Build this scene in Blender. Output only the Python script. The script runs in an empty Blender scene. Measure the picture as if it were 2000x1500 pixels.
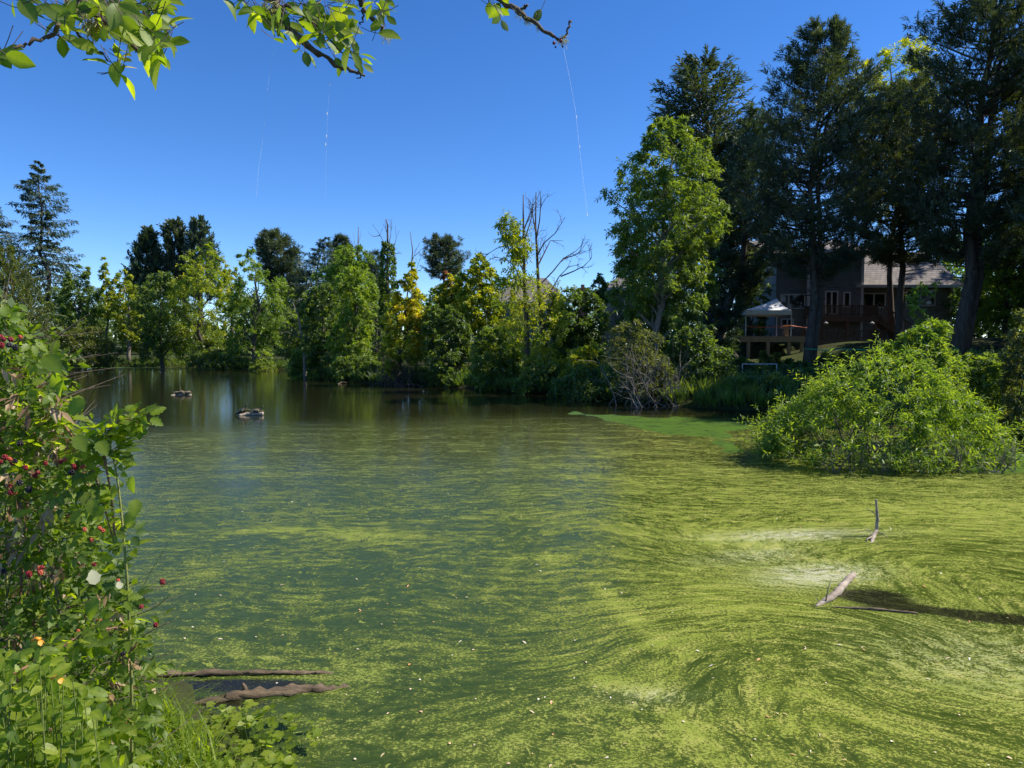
import bpy, math, time
import numpy as np
from mathutils import Matrix, Vector

T0 = time.time()
C = bpy.context.scene.collection
sc = bpy.context.scene
PI = math.pi
R = math.radians

# ------------------------------------------------------------------ camera
CAMH, PITCH, FPX = 2.0, R(3.09), 1389.0
cam_d = bpy.data.cameras.new("camera")
cam = bpy.data.objects.new("camera", cam_d)
C.objects.link(cam)
cam.location = (0, 0, CAMH)
cam.rotation_euler = (R(90) - PITCH, 0, 0)
cam_d.sensor_width = 36.0
cam_d.lens = FPX / 2000 * 36.0
cam_d.clip_start = 0.05
cam_d.clip_end = 8000
sc.camera = cam

# ------------------------------------------------------------------ light
SUN_AZ, SUN_EL = R(81), R(46)          # azimuth clockwise from the view direction
world = bpy.data.worlds.new("World")
sc.world = world
world.use_nodes = True
wn = world.node_tree
for n in list(wn.nodes):
    wn.nodes.remove(n)
sky = wn.nodes.new("ShaderNodeTexSky")
sky.sky_type = 'NISHITA'
sky.sun_disc = False
sky.sun_elevation = SUN_EL
sky.sun_rotation = SUN_AZ
sky.altitude = 2600
sky.air_density = 1.0
sky.dust_density = 0.0
sky.ozone_density = 4.0
hs = wn.nodes.new("ShaderNodeHueSaturation")
hs.inputs["Saturation"].default_value = 1.24
hs.inputs["Hue"].default_value = 0.508
bg = wn.nodes.new("ShaderNodeBackground")
bg.inputs[1].default_value = 0.145
wo = wn.nodes.new("ShaderNodeOutputWorld")
wn.links.new(sky.outputs[0], hs.inputs["Color"])
wn.links.new(hs.outputs[0], bg.inputs[0])
wn.links.new(bg.outputs[0], wo.inputs[0])
sun_d = bpy.data.lights.new("sun", 'SUN')
sun_d.energy = 5.0
sun_d.angle = R(0.53)
sun_d.color = (1.0, 0.93, 0.82)
sun = bpy.data.objects.new("sun", sun_d)
C.objects.link(sun)
sdir = Vector((math.sin(SUN_AZ) * math.cos(SUN_EL), math.cos(SUN_AZ) * math.cos(SUN_EL), math.sin(SUN_EL)))
sun.rotation_euler = sdir.to_track_quat('Z', 'Y').to_euler()
sun.location = sdir * 60
vs = sc.view_settings
vs.view_transform = 'Standard'
vs.look = 'None'
vs.exposure = 0.48
vs.gamma = 1.0
vs.use_curve_mapping = False
cy = sc.cycles
cy.max_bounces = 8
cy.diffuse_bounces = 4
cy.glossy_bounces = 3
cy.transmission_bounces = 4
cy.caustics_reflective = False
cy.caustics_refractive = False

# ------------------------------------------------------------------ helpers
def P(px, py, Y):
    """point at forward distance Y seen at photograph pixel px,py"""
    a = (px - 1000.0) / FPX
    b = (750.0 - py) / FPX
    t = Y / (b * math.sin(PITCH) + math.cos(PITCH))
    return Vector((a * t, Y, CAMH + t * (b * math.cos(PITCH) - math.sin(PITCH))))

def W(px, py):
    """point of the water plane seen at photograph pixel px,py"""
    a = (px - 1000.0) / FPX
    b = (750.0 - py) / FPX
    dz = b * math.cos(PITCH) - math.sin(PITCH)
    t = -CAMH / dz
    return Vector((a * t, t * (b * math.sin(PITCH) + math.cos(PITCH)), 0))

def nrm(v):
    return v / np.maximum(np.linalg.norm(v, axis=-1, keepdims=True), 1e-9)

class MB:
    """collects geometry; build() links it as one mesh object"""
    def __init__(s):
        s.V, s.F, s.T, s.n = [], {3: [], 4: []}, [], 0
    def add(s, V, F, tint=0.5):
        V = np.asarray(V, float).reshape(-1, 3)
        F = np.asarray(F, int)
        s.F[F.shape[1]].append(F + s.n)
        s.V.append(V)
        t = np.full(len(V), tint) if np.isscalar(tint) else np.asarray(tint, float)
        s.T.append(t)
        s.n += len(V)
    def box(s, x0, x1, y0, y1, z0, z1, tint=0.5):
        V = [(x0, y0, z0), (x1, y0, z0), (x1, y1, z0), (x0, y1, z0), (x0, y0, z1), (x1, y0, z1), (x1, y1, z1), (x0, y1, z1)]
        s.add(V, [(0, 3, 2, 1), (4, 5, 6, 7), (0, 1, 5, 4), (1, 2, 6, 5), (2, 3, 7, 6), (3, 0, 4, 7)], tint)
    def bar(s, a, b, w, h=None, tint=0.5):
        h = h or w
        a = np.array(a, float); b = np.array(b, float)
        d = nrm(b - a)
        u = np.cross(d, (0, 0, 1.0))
        if np.linalg.norm(u) < 1e-3:
            u = np.array((1.0, 0, 0))
        u = nrm(u); v = np.cross(u, d)
        V = []
        for p in (a, b):
            for su, sv in ((-1, -1), (1, -1), (1, 1), (-1, 1)):
                V.append(p + u * su * w / 2 + v * sv * h / 2)
        s.add(V, [(0, 1, 2, 3), (7, 6, 5, 4), (0, 4, 5, 1), (1, 5, 6, 2), (2, 6, 7, 3), (3, 7, 4, 0)], tint)
    def tube(s, pts, rad, n=6, tint=0.5, cap=True):
        p = np.array([tuple(q) for q in pts], float)
        m = len(p)
        r = np.full(m, rad) if np.isscalar(rad) else np.asarray(rad, float)
        t = np.gradient(p, axis=0)
        t = nrm(t)
        ref = np.array((0.31, 0.87, 0.13))
        u = nrm(np.cross(t, ref)); v = np.cross(t, u)
        a = np.arange(n) * 2 * PI / n
        V = p[:, None, :] + r[:, None, None] * (u[:, None, :] * np.cos(a)[None, :, None] + v[:, None, :] * np.sin(a)[None, :, None])
        i = np.arange(m - 1)[:, None] * n
        j = np.arange(n)[None, :]
        k = (j + 1) % n
        F = np.stack([i + j, i + k, i + n + k, i + n + j], -1).reshape(-1, 4)
        s.add(V.reshape(-1, 3), F, tint)
        if cap:
            base = s.n - m * n
            for row, sgn in ((0, -1), (m - 1, 1)):
                idx = [base + row * n + q for q in range(n)]
                if sgn < 0: idx = idx[::-1]
                tri = [(idx[0] - s.n, idx[q] - s.n, idx[q + 1] - s.n) for q in range(1, n - 1)]
                s.F[3].append(np.array(tri) + s.n)
    def mesh(s, name, m=None, smooth=False):
        me = bpy.data.meshes.new(name)
        V = np.concatenate(s.V).astype(np.float32)
        f3 = np.concatenate(s.F[3]) if s.F[3] else np.zeros((0, 3), int)
        f4 = np.concatenate(s.F[4]) if s.F[4] else np.zeros((0, 4), int)
        loops = np.concatenate([f4.ravel(), f3.ravel()]).astype(np.int32)
        n4, n3 = len(f4), len(f3)
        me.vertices.add(len(V)); me.vertices.foreach_set("co", V.ravel())
        me.loops.add(len(loops)); me.loops.foreach_set("vertex_index", loops)
        me.polygons.add(n4 + n3)
        st = np.concatenate([np.arange(n4) * 4, n4 * 4 + np.arange(n3) * 3]).astype(np.int32)
        me.polygons.foreach_set("loop_start", st)
        me.polygons.foreach_set("use_smooth", np.full(n4 + n3, bool(smooth)))
        at = me.attributes.new("tint", 'FLOAT', 'POINT')
        at.data.foreach_set("value", np.concatenate(s.T).astype(np.float32))
        me.update(calc_edges=True)
        if m is not None:
            me.materials.append(m)
        return me
    def build(s, name, m, parent=None, smooth=False, kind=None, origin=None):
        """vertices are collected in world space; the object sits at its thing's origin"""
        o0 = Vector(origin) if origin is not None else (root_loc(parent) if parent is not None else Vector((0, 0, 0)))
        s.V = [v - np.array(o0) for v in s.V]
        o = bpy.data.objects.new(name, s.mesh(name, m, smooth))
        C.objects.link(o)
        if parent is not None:
            o.parent = parent
        else:
            o.location = o0
        if kind:
            o["kind"] = kind
        return o

def root_loc(o):
    while o.parent is not None:
        o = o.parent
    return Vector(o.location)

def tag(o, label, cat, group=None, kind=None):
    o["label"] = label
    o["category"] = cat
    if group: o["group"] = group
    if kind: o["kind"] = kind
    return o

def thing(name, label, cat, loc, group=None):
    o = bpy.data.objects.new(name, None)
    o.empty_display_size = 0.2
    C.objects.link(o)
    o.location = loc
    return tag(o, label, cat, group)

def place(name, me, parent, M, label=None):
    """a piece that shares mesh data, M in world space"""
    o = bpy.data.objects.new(name, me)
    C.objects.link(o)
    o.parent = parent
    o.matrix_basis = Matrix.Translation(-root_loc(parent)) @ M
    if label: o["label"] = label
    return o

def frame(p, d, nup, s=1.0):
    """matrix with local Y along d and Z near nup"""
    d = Vector(d).normalized()
    x = d.cross(Vector(nup))
    if x.length < 1e-4: x = Vector((1, 0, 0))
    x.normalize()
    z = x.cross(d)
    M = Matrix((x, d, z)).transposed().to_4x4()
    return Matrix.Translation(p) @ M @ Matrix.Scale(s, 4)

# ------------------------------------------------------------------ materials
def newmat(name):
    m = bpy.data.materials.new(name)
    m.use_nodes = True
    nt = m.node_tree
    for n in list(nt.nodes):
        nt.nodes.remove(n)
    return m, nt, nt.nodes.new("ShaderNodeOutputMaterial")

def nd(nt, t, **kw):
    n = nt.nodes.new(t)
    for k, v in kw.items():
        setattr(n, k, v)
    return n

def ramp(nt, stops, fac=None, interp='LINEAR'):
    r = nd(nt, "ShaderNodeValToRGB")
    r.color_ramp.interpolation = interp
    el = r.color_ramp.elements
    while len(el) < len(stops):
        el.new(0.5)
    for e, (p, c) in zip(el, stops):
        e.position = p
        e.color = (c, c, c, 1) if np.isscalar(c) else (*c, 1)
    if fac is not None:
        nt.links.new(fac, r.inputs[0])
    return r

def leaf_mat(name, stops, trans=(2.5, 2.5, 0.5), mix=0.46, gloss=0.035, rough=0.5, veins=False):
    m, nt, out = newmat(name)
    at = nd(nt, "ShaderNodeAttribute", attribute_name="tint")
    rp = ramp(nt, [(p, tuple(v * 1.75 for v in c)) for p, c in stops], at.outputs["Fac"])
    col = rp.outputs[0]
    if veins:
        oi = nd(nt, "ShaderNodeObjectInfo")
        ad = nd(nt, "ShaderNodeMath", operation='MULTIPLY_ADD'); ad.inputs[1].default_value = .42; nt.links.new(oi.outputs["Random"], ad.inputs[0])
        sb = nd(nt, "ShaderNodeMath", operation='SUBTRACT'); nt.links.new(at.outputs["Fac"], sb.inputs[0]); sb.inputs[1].default_value = .21
        nt.links.new(sb.outputs[0], ad.inputs[2]); nt.links.new(ad.outputs[0], rp.inputs[0])
        tc = nd(nt, "ShaderNodeTexCoord"); sp = nd(nt, "ShaderNodeSeparateXYZ"); nt.links.new(tc.outputs["Generated"], sp.inputs[0])
        def mt(op, a, b):
            n = nd(nt, "ShaderNodeMath", operation=op)
            for i_, v in enumerate((a, b)):
                if v is None: continue
                if isinstance(v, (int, float)): n.inputs[i_].default_value = v
                else: nt.links.new(v, n.inputs[i_])
            return n.outputs[0]
        ax = mt('ABSOLUTE', mt('SUBTRACT', sp.outputs["X"], .5), None)
        ph = mt('FRACT', mt('SUBTRACT', mt('MULTIPLY', sp.outputs["Y"], 8.0), mt('MULTIPLY', ax, 7.0)), None)
        vn = ramp(nt, [(0, .72), (.10, 1.0), (.55, 1.06), (1, .95)], ph)
        no = nd(nt, "ShaderNodeTexNoise"); no.inputs["Scale"].default_value = 70; no.inputs["Detail"].default_value = 4
        nt.links.new(tc.outputs["Object"], no.inputs[0])
        nr = ramp(nt, [(.30, (.62, .52, .30)), (.38, (.9, .88, .9)), (.7, (1.08, 1.06, 1))], no.outputs[0])
        m1 = nd(nt, "ShaderNodeVectorMath", operation='MULTIPLY'); nt.links.new(col, m1.inputs[0]); nt.links.new(vn.outputs[0], m1.inputs[1])
        m3 = nd(nt, "ShaderNodeVectorMath", operation='MULTIPLY'); nt.links.new(m1.outputs[0], m3.inputs[0]); nt.links.new(nr.outputs[0], m3.inputs[1])
        col = m3.outputs[0]
    d = nd(nt, "ShaderNodeBsdfDiffuse")
    nt.links.new(col, d.inputs[0])
    mul = nd(nt, "ShaderNodeVectorMath", operation='MULTIPLY')
    nt.links.new(col, mul.inputs[0])
    mul.inputs[1].default_value = trans
    tr = nd(nt, "ShaderNodeBsdfTranslucent")
    nt.links.new(mul.outputs[0], tr.inputs[0])
    mx = nd(nt, "ShaderNodeMixShader"); mx.inputs[0].default_value = mix
    nt.links.new(d.outputs[0], mx.inputs[1]); nt.links.new(tr.outputs[0], mx.inputs[2])
    g = nd(nt, "ShaderNodeBsdfGlossy"); g.inputs["Roughness"].default_value = rough
    g.inputs[0].default_value = (0.9, 0.95, 0.9, 1)
    m2 = nd(nt, "ShaderNodeMixShader"); m2.inputs[0].default_value = gloss
    nt.links.new(mx.outputs[0], m2.inputs[1]); nt.links.new(g.outputs[0], m2.inputs[2])
    nt.links.new(m2.outputs[0], out.inputs[0])
    return m

def simple_mat(name, stops, scale=6.0, stretch=(1, 1, 1), rough=0.8, bump=0.3, spec=0.3, detail=5, bdist=0.01):
    m, nt, out = newmat(name)
    tc = nd(nt, "ShaderNodeTexCoord")
    mp = nd(nt, "ShaderNodeMapping"); mp.inputs["Scale"].default_value = stretch
    nt.links.new(tc.outputs["Object"], mp.inputs[0])
    no = nd(nt, "ShaderNodeTexNoise"); no.inputs["Scale"].default_value = scale
    no.inputs["Detail"].default_value = detail; no.inputs["Roughness"].default_value = 0.65
    nt.links.new(mp.outputs[0], no.inputs[0])
    rp = ramp(nt, stops, no.outputs[0])
    b = nd(nt, "ShaderNodeBsdfPrincipled")
    nt.links.new(rp.outputs[0], b.inputs["Base Color"])
    b.inputs["Roughness"].default_value = rough
    b.inputs["Specular IOR Level"].default_value = spec
    if bump:
        bu = nd(nt, "ShaderNodeBump"); bu.inputs["Strength"].default_value = bump
        bu.inputs["Distance"].default_value = bdist
        nt.links.new(no.outputs[0], bu.inputs["Height"])
        nt.links.new(bu.outputs[0], b.inputs["Normal"])
    nt.links.new(b.outputs[0], out.inputs[0])
    return m

M = {}
M['green'] = leaf_mat("leaf_mid_green", [(0, (.036, .062, .018)), (.5, (.066, .098, .024)), (1, (.110, .138, .030))])
M['bright'] = leaf_mat("leaf_bright_green", [(0, (.045, .080, .016)), (.5, (.080, .122, .022)), (1, (.135, .165, .030))])
M['yelgreen'] = leaf_mat("leaf_yellow_green", [(0, (.06, .095, .014)), (.5, (.12, .15, .018)), (1, (.24, .22, .02))])
M['yellow'] = leaf_mat("leaf_turning_yellow", [(0, (.06, .09, .014)), (.45, (.17, .175, .018)), (1, (.30, .245, .022))])
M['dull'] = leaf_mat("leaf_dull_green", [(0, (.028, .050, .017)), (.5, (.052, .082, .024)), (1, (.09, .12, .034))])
M['olive'] = leaf_mat("leaf_olive", [(0, (.035, .045, .014)), (.5, (.06, .075, .022)), (1, (.09, .095, .03))])
M['silver'] = leaf_mat("leaf_grey_green", [(0, (.028, .038, .018)), (.5, (.055, .066, .03)), (1, (.11, .11, .05))])
M['fir'] = leaf_mat("needle_dark", [(0, (.016, .030, .018)), (.6, (.032, .052, .030)), (1, (.052, .078, .042))], mix=.2, gloss=.05)
M['blue'] = leaf_mat("needle_blue", [(0, (.026, .042, .032)), (.6, (.045, .068, .052)), (1, (.07, .10, .075))], mix=.2, gloss=.05)
M['pine'] = leaf_mat("needle_pine", [(0, (.022, .034, .020)), (.6, (.042, .058, .032)), (1, (.075, .090, .045))], mix=.2, gloss=.05)
M['rust'] = leaf_mat("needle_rust", [(0, (.10, .05, .02)), (1, (.22, .10, .035))], trans=(1.2, 1, .8))
M['bark'] = simple_mat("bark_grey_brown", [(.3, (.045, .036, .028)), (.7, (.14, .115, .09))], 9, (1, 1, .25), bump=.8, bdist=.03)
M['barkpale'] = simple_mat("bark_pale", [(.3, (.13, .11, .085)), (.7, (.30, .26, .21))], 14, (1, 1, .4), bump=.5, bdist=.01)
M['dead'] = simple_mat("dead_wood", [(.3, (.07, .05, .04)), (.7, (.20, .155, .125))], 14, (1, 1, .4), bump=.5, bdist=.01)
M['twig'] = simple_mat("twig_brown", [(.3, (.06, .045, .032)), (.7, (.16, .12, .085))], 40, bump=.4, bdist=.003)

# ------------------------------------------------------------------ pond outline & terrain
POND = [(-1.05, 2.7), (-1.25, 3.4), (-1.75, 4.0), (-2.9, 4.7), (-4.6, 6.5), (-8, 10), (-14, 17), (-23, 29), (-41, 50), (-53, 63), (-47, 66.5),
        (-36.6, 66), (-27.2, 63), (-18, 56.7), (-13.2, 47), (-11, 42), (-8.2, 38), (-5.7, 36), (-3.2, 34.2), (-1.15, 32), (2.06, 28.6),
        (3.6, 25.3), (5.1, 23.5), (6.7, 22.2), (8.8, 21.6), (10.0, 19.8), (10.9, 17.5), (10.7, 15.5), (10.0, 13.4), (10.6, 11), (10.5, 6), (7, 2),
        (3, 0.9), (0.4, 1.4), (-.8, 2.0)]
POND = np.array(POND)

def poly_sd(x, y, poly):
    """signed distance to a polygon, positive outside"""
    d2 = np.full(x.shape, 1e18)
    inside = np.zeros(x.shape, bool)
    n = len(poly)
    for i in range(n):
        ax, ay = poly[i]; bx, by = poly[(i + 1) % n]
        ex, ey = bx - ax, by - ay
        t = np.clip(((x - ax) * ex + (y - ay) * ey) / (ex * ex + ey * ey), 0, 1)
        d2 = np.minimum(d2, (x - ax - t * ex) ** 2 + (y - ay - t * ey) ** 2)
        c = (ay > y) != (by > y)
        with np.errstate(divide='ignore', invalid='ignore'):
            xi = ax + (y - ay) * ex / (ey if ey != 0 else 1e-12)
        inside ^= c & (x < xi)
    d = np.sqrt(d2)
    return np.where(inside, -d, d)

def sstep(a, b, x):
    t = np.clip((x - a) / (b - a), 0, 1)
    return t * t * (3 - 2 * t)

def hnoise(x, y):
    return (np.sin(x * .9 + 1.3 * np.sin(y * .7)) * np.cos(y * 1.1 + .8 * np.sin(x * .5)) + .5 * np.sin(x * 2.3 + y * 1.7) * np.cos(y * 2.9 - x))

def terrain(x, y):
    x = np.asarray(x, float); y = np.asarray(y, float)
    d = poly_sd(x, y, POND)
    d = d + .12 * hnoise(x * 2.1, y * 2.1) * sstep(.0, 8, y)
    near = 1 - sstep(5, 12, np.hypot(x, y))
    slope = .025 + .075 * sstep(4, 13, x) * (1 - sstep(50, 80, y))
    h = .28 * sstep(0, 1.2, d) + np.minimum(slope * np.maximum(d, 0), 2.1 + 0 * d) + .03 * hnoise(x, y) * sstep(.5, 3, d)
    h = h + near * .2 * sstep(.1, .9, d)
    h = h - 1.0 * np.exp(-(((x - 14.5) / 4.5) ** 2 + ((y - 37) / 7) ** 2))
    h = h + 6.0 * sstep(150, 900, np.hypot(x, y - 40))
    bed = -.75 * sstep(0, 1.6, -d) - .02
    return np.where(d > 0, h, bed)

def tz(x, y):
    return float(terrain(np.array([x]), np.array([y]))[0])

def axis(lo, hi, c0, c1, fine, grow):
    a = list(np.arange(c0, c1 + 1e-6, fine))
    s = fine
    while a[-1] < hi:
        s *= grow; a.append(a[-1] + s)
    s = fine
    while a[0] > lo:
        s *= grow; a.insert(0, a[0] - s)
    return np.array(a)

def sheet(xs, ys, zf):
    X, Y = np.meshgrid(xs, ys)
    Z = zf(X, Y)
    V = np.stack([X, Y, Z], -1).reshape(-1, 3)
    nx, ny = len(xs), len(ys)
    i = np.arange(ny - 1)[:, None] * nx; j = np.arange(nx - 1)[None, :]
    F = np.stack([i + j, i + j + 1, i + nx + j + 1, i + nx + j], -1).reshape(-1, 4)
    return V, F

def ground():
    xs = axis(-3500, 3500, -6, 22, .42, 1.09)
    ys = axis(-3500, 3500, 0, 48, .42, 1.09)
    V, F = sheet(xs, ys, terrain)
    mb = MB(); mb.add(V, F)
    m, nt, out = newmat("bank_soil_and_grass")
    tc = nd(nt, "ShaderNodeTexCoord")
    n1 = nd(nt, "ShaderNodeTexNoise"); n1.inputs["Scale"].default_value = .35; n1.inputs["Detail"].default_value = 6
    n2 = nd(nt, "ShaderNodeTexNoise"); n2.inputs["Scale"].default_value = 7; n2.inputs["Detail"].default_value = 8
    nt.links.new(tc.outputs["Object"], n1.inputs[0]); nt.links.new(tc.outputs["Object"], n2.inputs[0])
    r1 = ramp(nt, [(.35, (.035, .028, .018)), (.55, (.05, .055, .018)), (.75, (.075, .10, .025))], n2.outputs[0])
    r2 = ramp(nt, [(.35, (.03, .026, .018)), (.5, (.045, .06, .016)), (.7, (.08, .11, .025))], n1.outputs[0])
    mx = nd(nt, "ShaderNodeMix", data_type='RGBA'); mx.inputs[0].default_value = .5
    nt.links.new(r1.outputs[0], mx.inputs["A"]); nt.links.new(r2.outputs[0], mx.inputs["B"])
    b = nd(nt, "ShaderNodeBsdfPrincipled"); b.inputs["Roughness"].default_value = .95
    b.inputs["Specular IOR Level"].default_value = .1
    nt.links.new(mx.outputs["Result"], b.inputs["Base Color"])
    bu = nd(nt, "ShaderNodeBump"); bu.inputs["Strength"].default_value = .8; bu.inputs["Distance"].default_value = .06
    nt.links.new(n2.outputs[0], bu.inputs["Height"]); nt.links.new(bu.outputs[0], b.inputs["Normal"])
    nt.links.new(b.outputs[0], out.inputs[0])
    o = mb.build("ground", m, smooth=True)
    o["kind"] = "structure"
ground()

# ------------------------------------------------------------------ pond water with algae
def twist(x, y, cx, cyy, rad, ang, ey=1.0):
    dx, dy = x - cx, (y - cyy) / ey
    r = np.hypot(dx, dy)
    a = ang * np.exp(-(r / rad) ** 2)
    c, s = np.cos(a), np.sin(a)
    return cx + dx * c - dy * s, cyy + (dx * s + dy * c) * ey

def gz(x, y, c, sx, sy, rot=0.0):
    dx, dy = x - c[0], y - c[1]
    cr, sr = math.cos(rot), math.sin(rot)
    u = (dx * cr + dy * sr) / sx; v = (-dx * sr + dy * cr) / sy
    return np.exp(-(u * u + v * v))

def water():
    xs = axis(-62, 16, -2.6, 5.4, .055, 1.045)
    ys = axis(.6, 70, 2.6, 9.6, .055, 1.045)
    V, F = sheet(xs, ys, lambda a, b: np.zeros_like(a))
    x, y = V[:, 0], V[:, 1]
    # material coordinates: flat scum lines carried round by slow eddies
    qx, qy = x.copy(), y.copy()
    for args in [(2.35, 4.35, 1.25, 1.45), (3.1, 6.2, 1.5, -.9), (1.1, 5.3, .8, -.8), (.7, 3.6, .7, .7), (3.9, 4.9, 1.3, .5),
                 (1.9, 7.6, 1.6, .45), (-.3, 6.9, 1.2, .2), (2.4, 3.1, .55, -1.0), (4.6, 8.4, 2.0, .3), (1.5, 10.5, 2.0, .2), (3.2, 13, 2.4, .25),
                 (-.6, 4.6, .5, .25)]:
        qx, qy = twist(qx, qy, *args)
    qx += .10 * np.sin(y * 1.7 + x * .6); qy += .07 * np.sin(x * 1.3 + y * .4) + .03 * np.sin(x * 3.7 + 1.0)
    flow = np.stack([qx, qy, np.zeros_like(qx)], -1)
    right = sstep(-1.2, 2.2, x - .04 * (y - 5))
    far = sstep(10, 24, y)
    far2 = sstep(11, 27, y + .35 * np.maximum(-x, 0))
    # dens : how much of the surface carries yellow-green flecks
    dens = .21 + .20 * right
    dens *= (1 - .75 * sstep(7.5, 22, y))
    dens += .42 * gz(x, y, W(690, 1046), .78, .30, -.10) + .28 * gz(x, y, W(520, 1036), .6, .14, 0)
    dens += .40 * gz(x, y, W(1070, 1088), .26, .12)
    dens += .35 * gz(x, y, W(1480, 1045), 1.0, .55, .2) + .35 * gz(x, y, W(1590, 1120), .55, .40, .2)
    dens += .28 * gz(x, y, W(1440, 1180), .55, .5, .5) + .22 * gz(x, y, W(1900, 1330), .7, .5) + .22 * gz(x, y, W(500, 1290), .7, .18) + .3 * gz(x, y, W(690, 1325), .25, .25)
    dens += .22 * gz(x, y, W(1900, 1000), 2.0, 1.2) + .20 * gz(x, y, W(1250, 1440), .8, .3)
    for a, b in (((1165, 1140), (1240, 1215)), ((1240, 1215), (1330, 1285)), ((1150, 1320), (1270, 1350)), ((1270, 1350), (1345, 1425)), ((1345, 1425), (1420, 1500))):
        pa, pb = W(*a), W(*b)
        ex, ey = pb.x - pa.x, pb.y - pa.y
        t = np.clip(((x - pa.x) * ex + (y - pa.y) * ey) / (ex * ex + ey * ey), 0, 1)
        dd = np.hypot(x - pa.x - t * ex, y - pa.y - t * ey)
        dens += .30 * np.exp(-(dd / .09) ** 2)
    # clear : open dark water
    clear = 1.25 * gz(x, y, W(1708, 1165), .32, .20, -.1) + .7 * gz(x, y, W(1800, 1190), .45, .09, -.12) + 1.0 * gz(x, y, W(1965, 1210), .50, .14, -.15)
    clear += 1.2 * gz(x, y, W(470, 1338), .55, .085) + .9 * gz(x, y, W(400, 1375), .5, .10)
    clear = np.maximum(clear, .97 * far2)
    clear = np.maximum(clear, .42 * gz(x, y, W(420, 960), 3.2, 2.4))
    clear = np.maximum(clear, .9 * gz(x, y, (5.2, 21.5), 6.5, 1.9))
    # mat : smooth duckweed sheet
    poly = np.array([tuple(W(*q))[:2] for q in ((1120, 806), (1250, 812), (1500, 824), (1440, 880), (1385, 872), (1300, 848), (1220, 836))])
    sd = poly_sd(x, y, poly)
    matt = 1 - sstep(-.5, .35, sd + .5 * hnoise(x * 1.3, y * .9) + .3 * hnoise(x * 3.1 + 2, y * 2.3))
    poly2 = np.array([tuple(W(*q))[:2] for q in ((1860, 885), (2010, 878), (2010, 925), (1900, 925))])
    matt = np.maximum(matt, .8 * (1 - sstep(-.3, .4, poly_sd(x, y, poly2))))
    far_rim = sstep(59, 62, y + .25 * (x + 30)) * .9
    pale = 1.1 * gz(x, y, W(1600, 1122), .50, .26, .25) + .9 * gz(x, y, W(1560, 1045), .8, .20, .12) + .5 * gz(x, y, W(1470, 1085), .6, .2, .3) + .35 * gz(x, y, W(1270, 1360), .3, .1) + .3 * gz(x, y, W(1900, 1280), .7, .5)
    mid = sstep(7.5, 15, y)
    warm = sstep(-1.0, 1.8, x - .02 * y)
    me_mb = MB(); me_mb.add(V, F)
    me = me_mb.mesh("pond_water", None, True)
    def fl(nm, a):
        t = me.attributes.new(nm, 'FLOAT', 'POINT'); t.data.foreach_set("value", a.astype(np.float32))
    fl("dens", np.clip(dens, 0, 1.2)); fl("clear", np.clip(clear, 0, 1)); fl("mat", np.clip(np.maximum(matt, far_rim * .8), 0, 1))
    fl("mid", mid); fl("pale", np.clip(pale, 0, 1)); fl("warm", warm)
    t = me.attributes.new("flow", 'FLOAT_VECTOR', 'POINT'); t.data.foreach_set("vector", flow.astype(np.float32).ravel())

    m, nt, out = newmat("pond_water_with_algae")
    L = nt.links.new
    def att(nm):
        return nd(nt, "ShaderNodeAttribute", attribute_name=nm)
    def math_(op, a, b=None, c=None, clamp=False):
        n = nd(nt, "ShaderNodeMath", operation=op); n.use_clamp = clamp
        for i, v in enumerate((a, b, c)):
            if v is None: continue
            if isinstance(v, (int, float)): n.inputs[i].default_value = v
            else: L(v, n.inputs[i])
        return n.outputs[0]
    def noise(vec, scale, detail=4, rough=.6, lac=2.0, dist=0):
        n = nd(nt, "ShaderNodeTexNoise"); n.inputs["Scale"].default_value = scale
        n.inputs["Detail"].default_value = detail; n.inputs["Roughness"].default_value = rough
        n.inputs["Distortion"].default_value = dist
        L(vec, n.inputs[0]); return n.outputs[0]
    def mapped(vec, s, off=(0, 0, 0)):
        n = nd(nt, "ShaderNodeMapping"); n.inputs["Scale"].default_value = s; n.inputs["Location"].default_value = off
        L(vec, n.inputs[0]); return n.outputs[0]
    def mixc(f, a, b):
        n = nd(nt, "ShaderNodeMix", data_type='RGBA')
        if isinstance(f, float): n.inputs[0].default_value = f
        else: L(f, n.inputs[0])
        for s_, v in (("A", a), ("B", b)):
            if isinstance(v, tuple): n.inputs[s_].default_value = (*v, 1)
            else: L(v, n.inputs[s_])
        return n.outputs["Result"]
    def smooth(v, lo, hi):
        n = nd(nt, "ShaderNodeMapRange", interpolation_type='SMOOTHSTEP')
        n.inputs["From Min"].default_value = lo; n.inputs["From Max"].default_value = hi
        L(v, n.inputs["Value"]); return n.outputs[0]
    tc = nd(nt, "ShaderNodeTexCoord")
    obj = tc.outputs["Object"]
    fn = nd(nt, "ShaderNodeTexNoise"); fn.inputs["Scale"].default_value = 1.1; fn.inputs["Detail"].default_value = 3
    L(obj, fn.inputs[0])
    fs = nd(nt, "ShaderNodeVectorMath", operation='MULTIPLY_ADD'); L(fn.outputs["Color"], fs.inputs[0])
    fs.inputs[1].default_value = (.75, .42, 0); L(att("flow").outputs["Vector"], fs.inputs[2])
    flow_v = fs.outputs[0]
    dens_v, clear_v, mat_v, pale_v, warm_v, mid_v = (att(k).outputs["Fac"] for k in ("dens", "clear", "mat", "pale", "warm", "mid"))
    pale_raw = pale_v
    # flecks of several sizes, drawn out along the flow
    nA = noise(mapped(flow_v, (2.4, 6.0, 1)), 1.6, 3, .52, dist=.3)         # patches
    nB = noise(mapped(flow_v, (7.0, 11, 1), (3, 1, 0)), 1.5, 3, .55, dist=.5)   # flecks
    nC = noise(mapped(flow_v, (20, 64, 1), (1, 7, 0)), 1.0, 4, .65, dist=.6)           # streaks
    nD = noise(mapped(obj, (40, 40, 1)), 1.3, 2, .6)                       # grains
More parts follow.
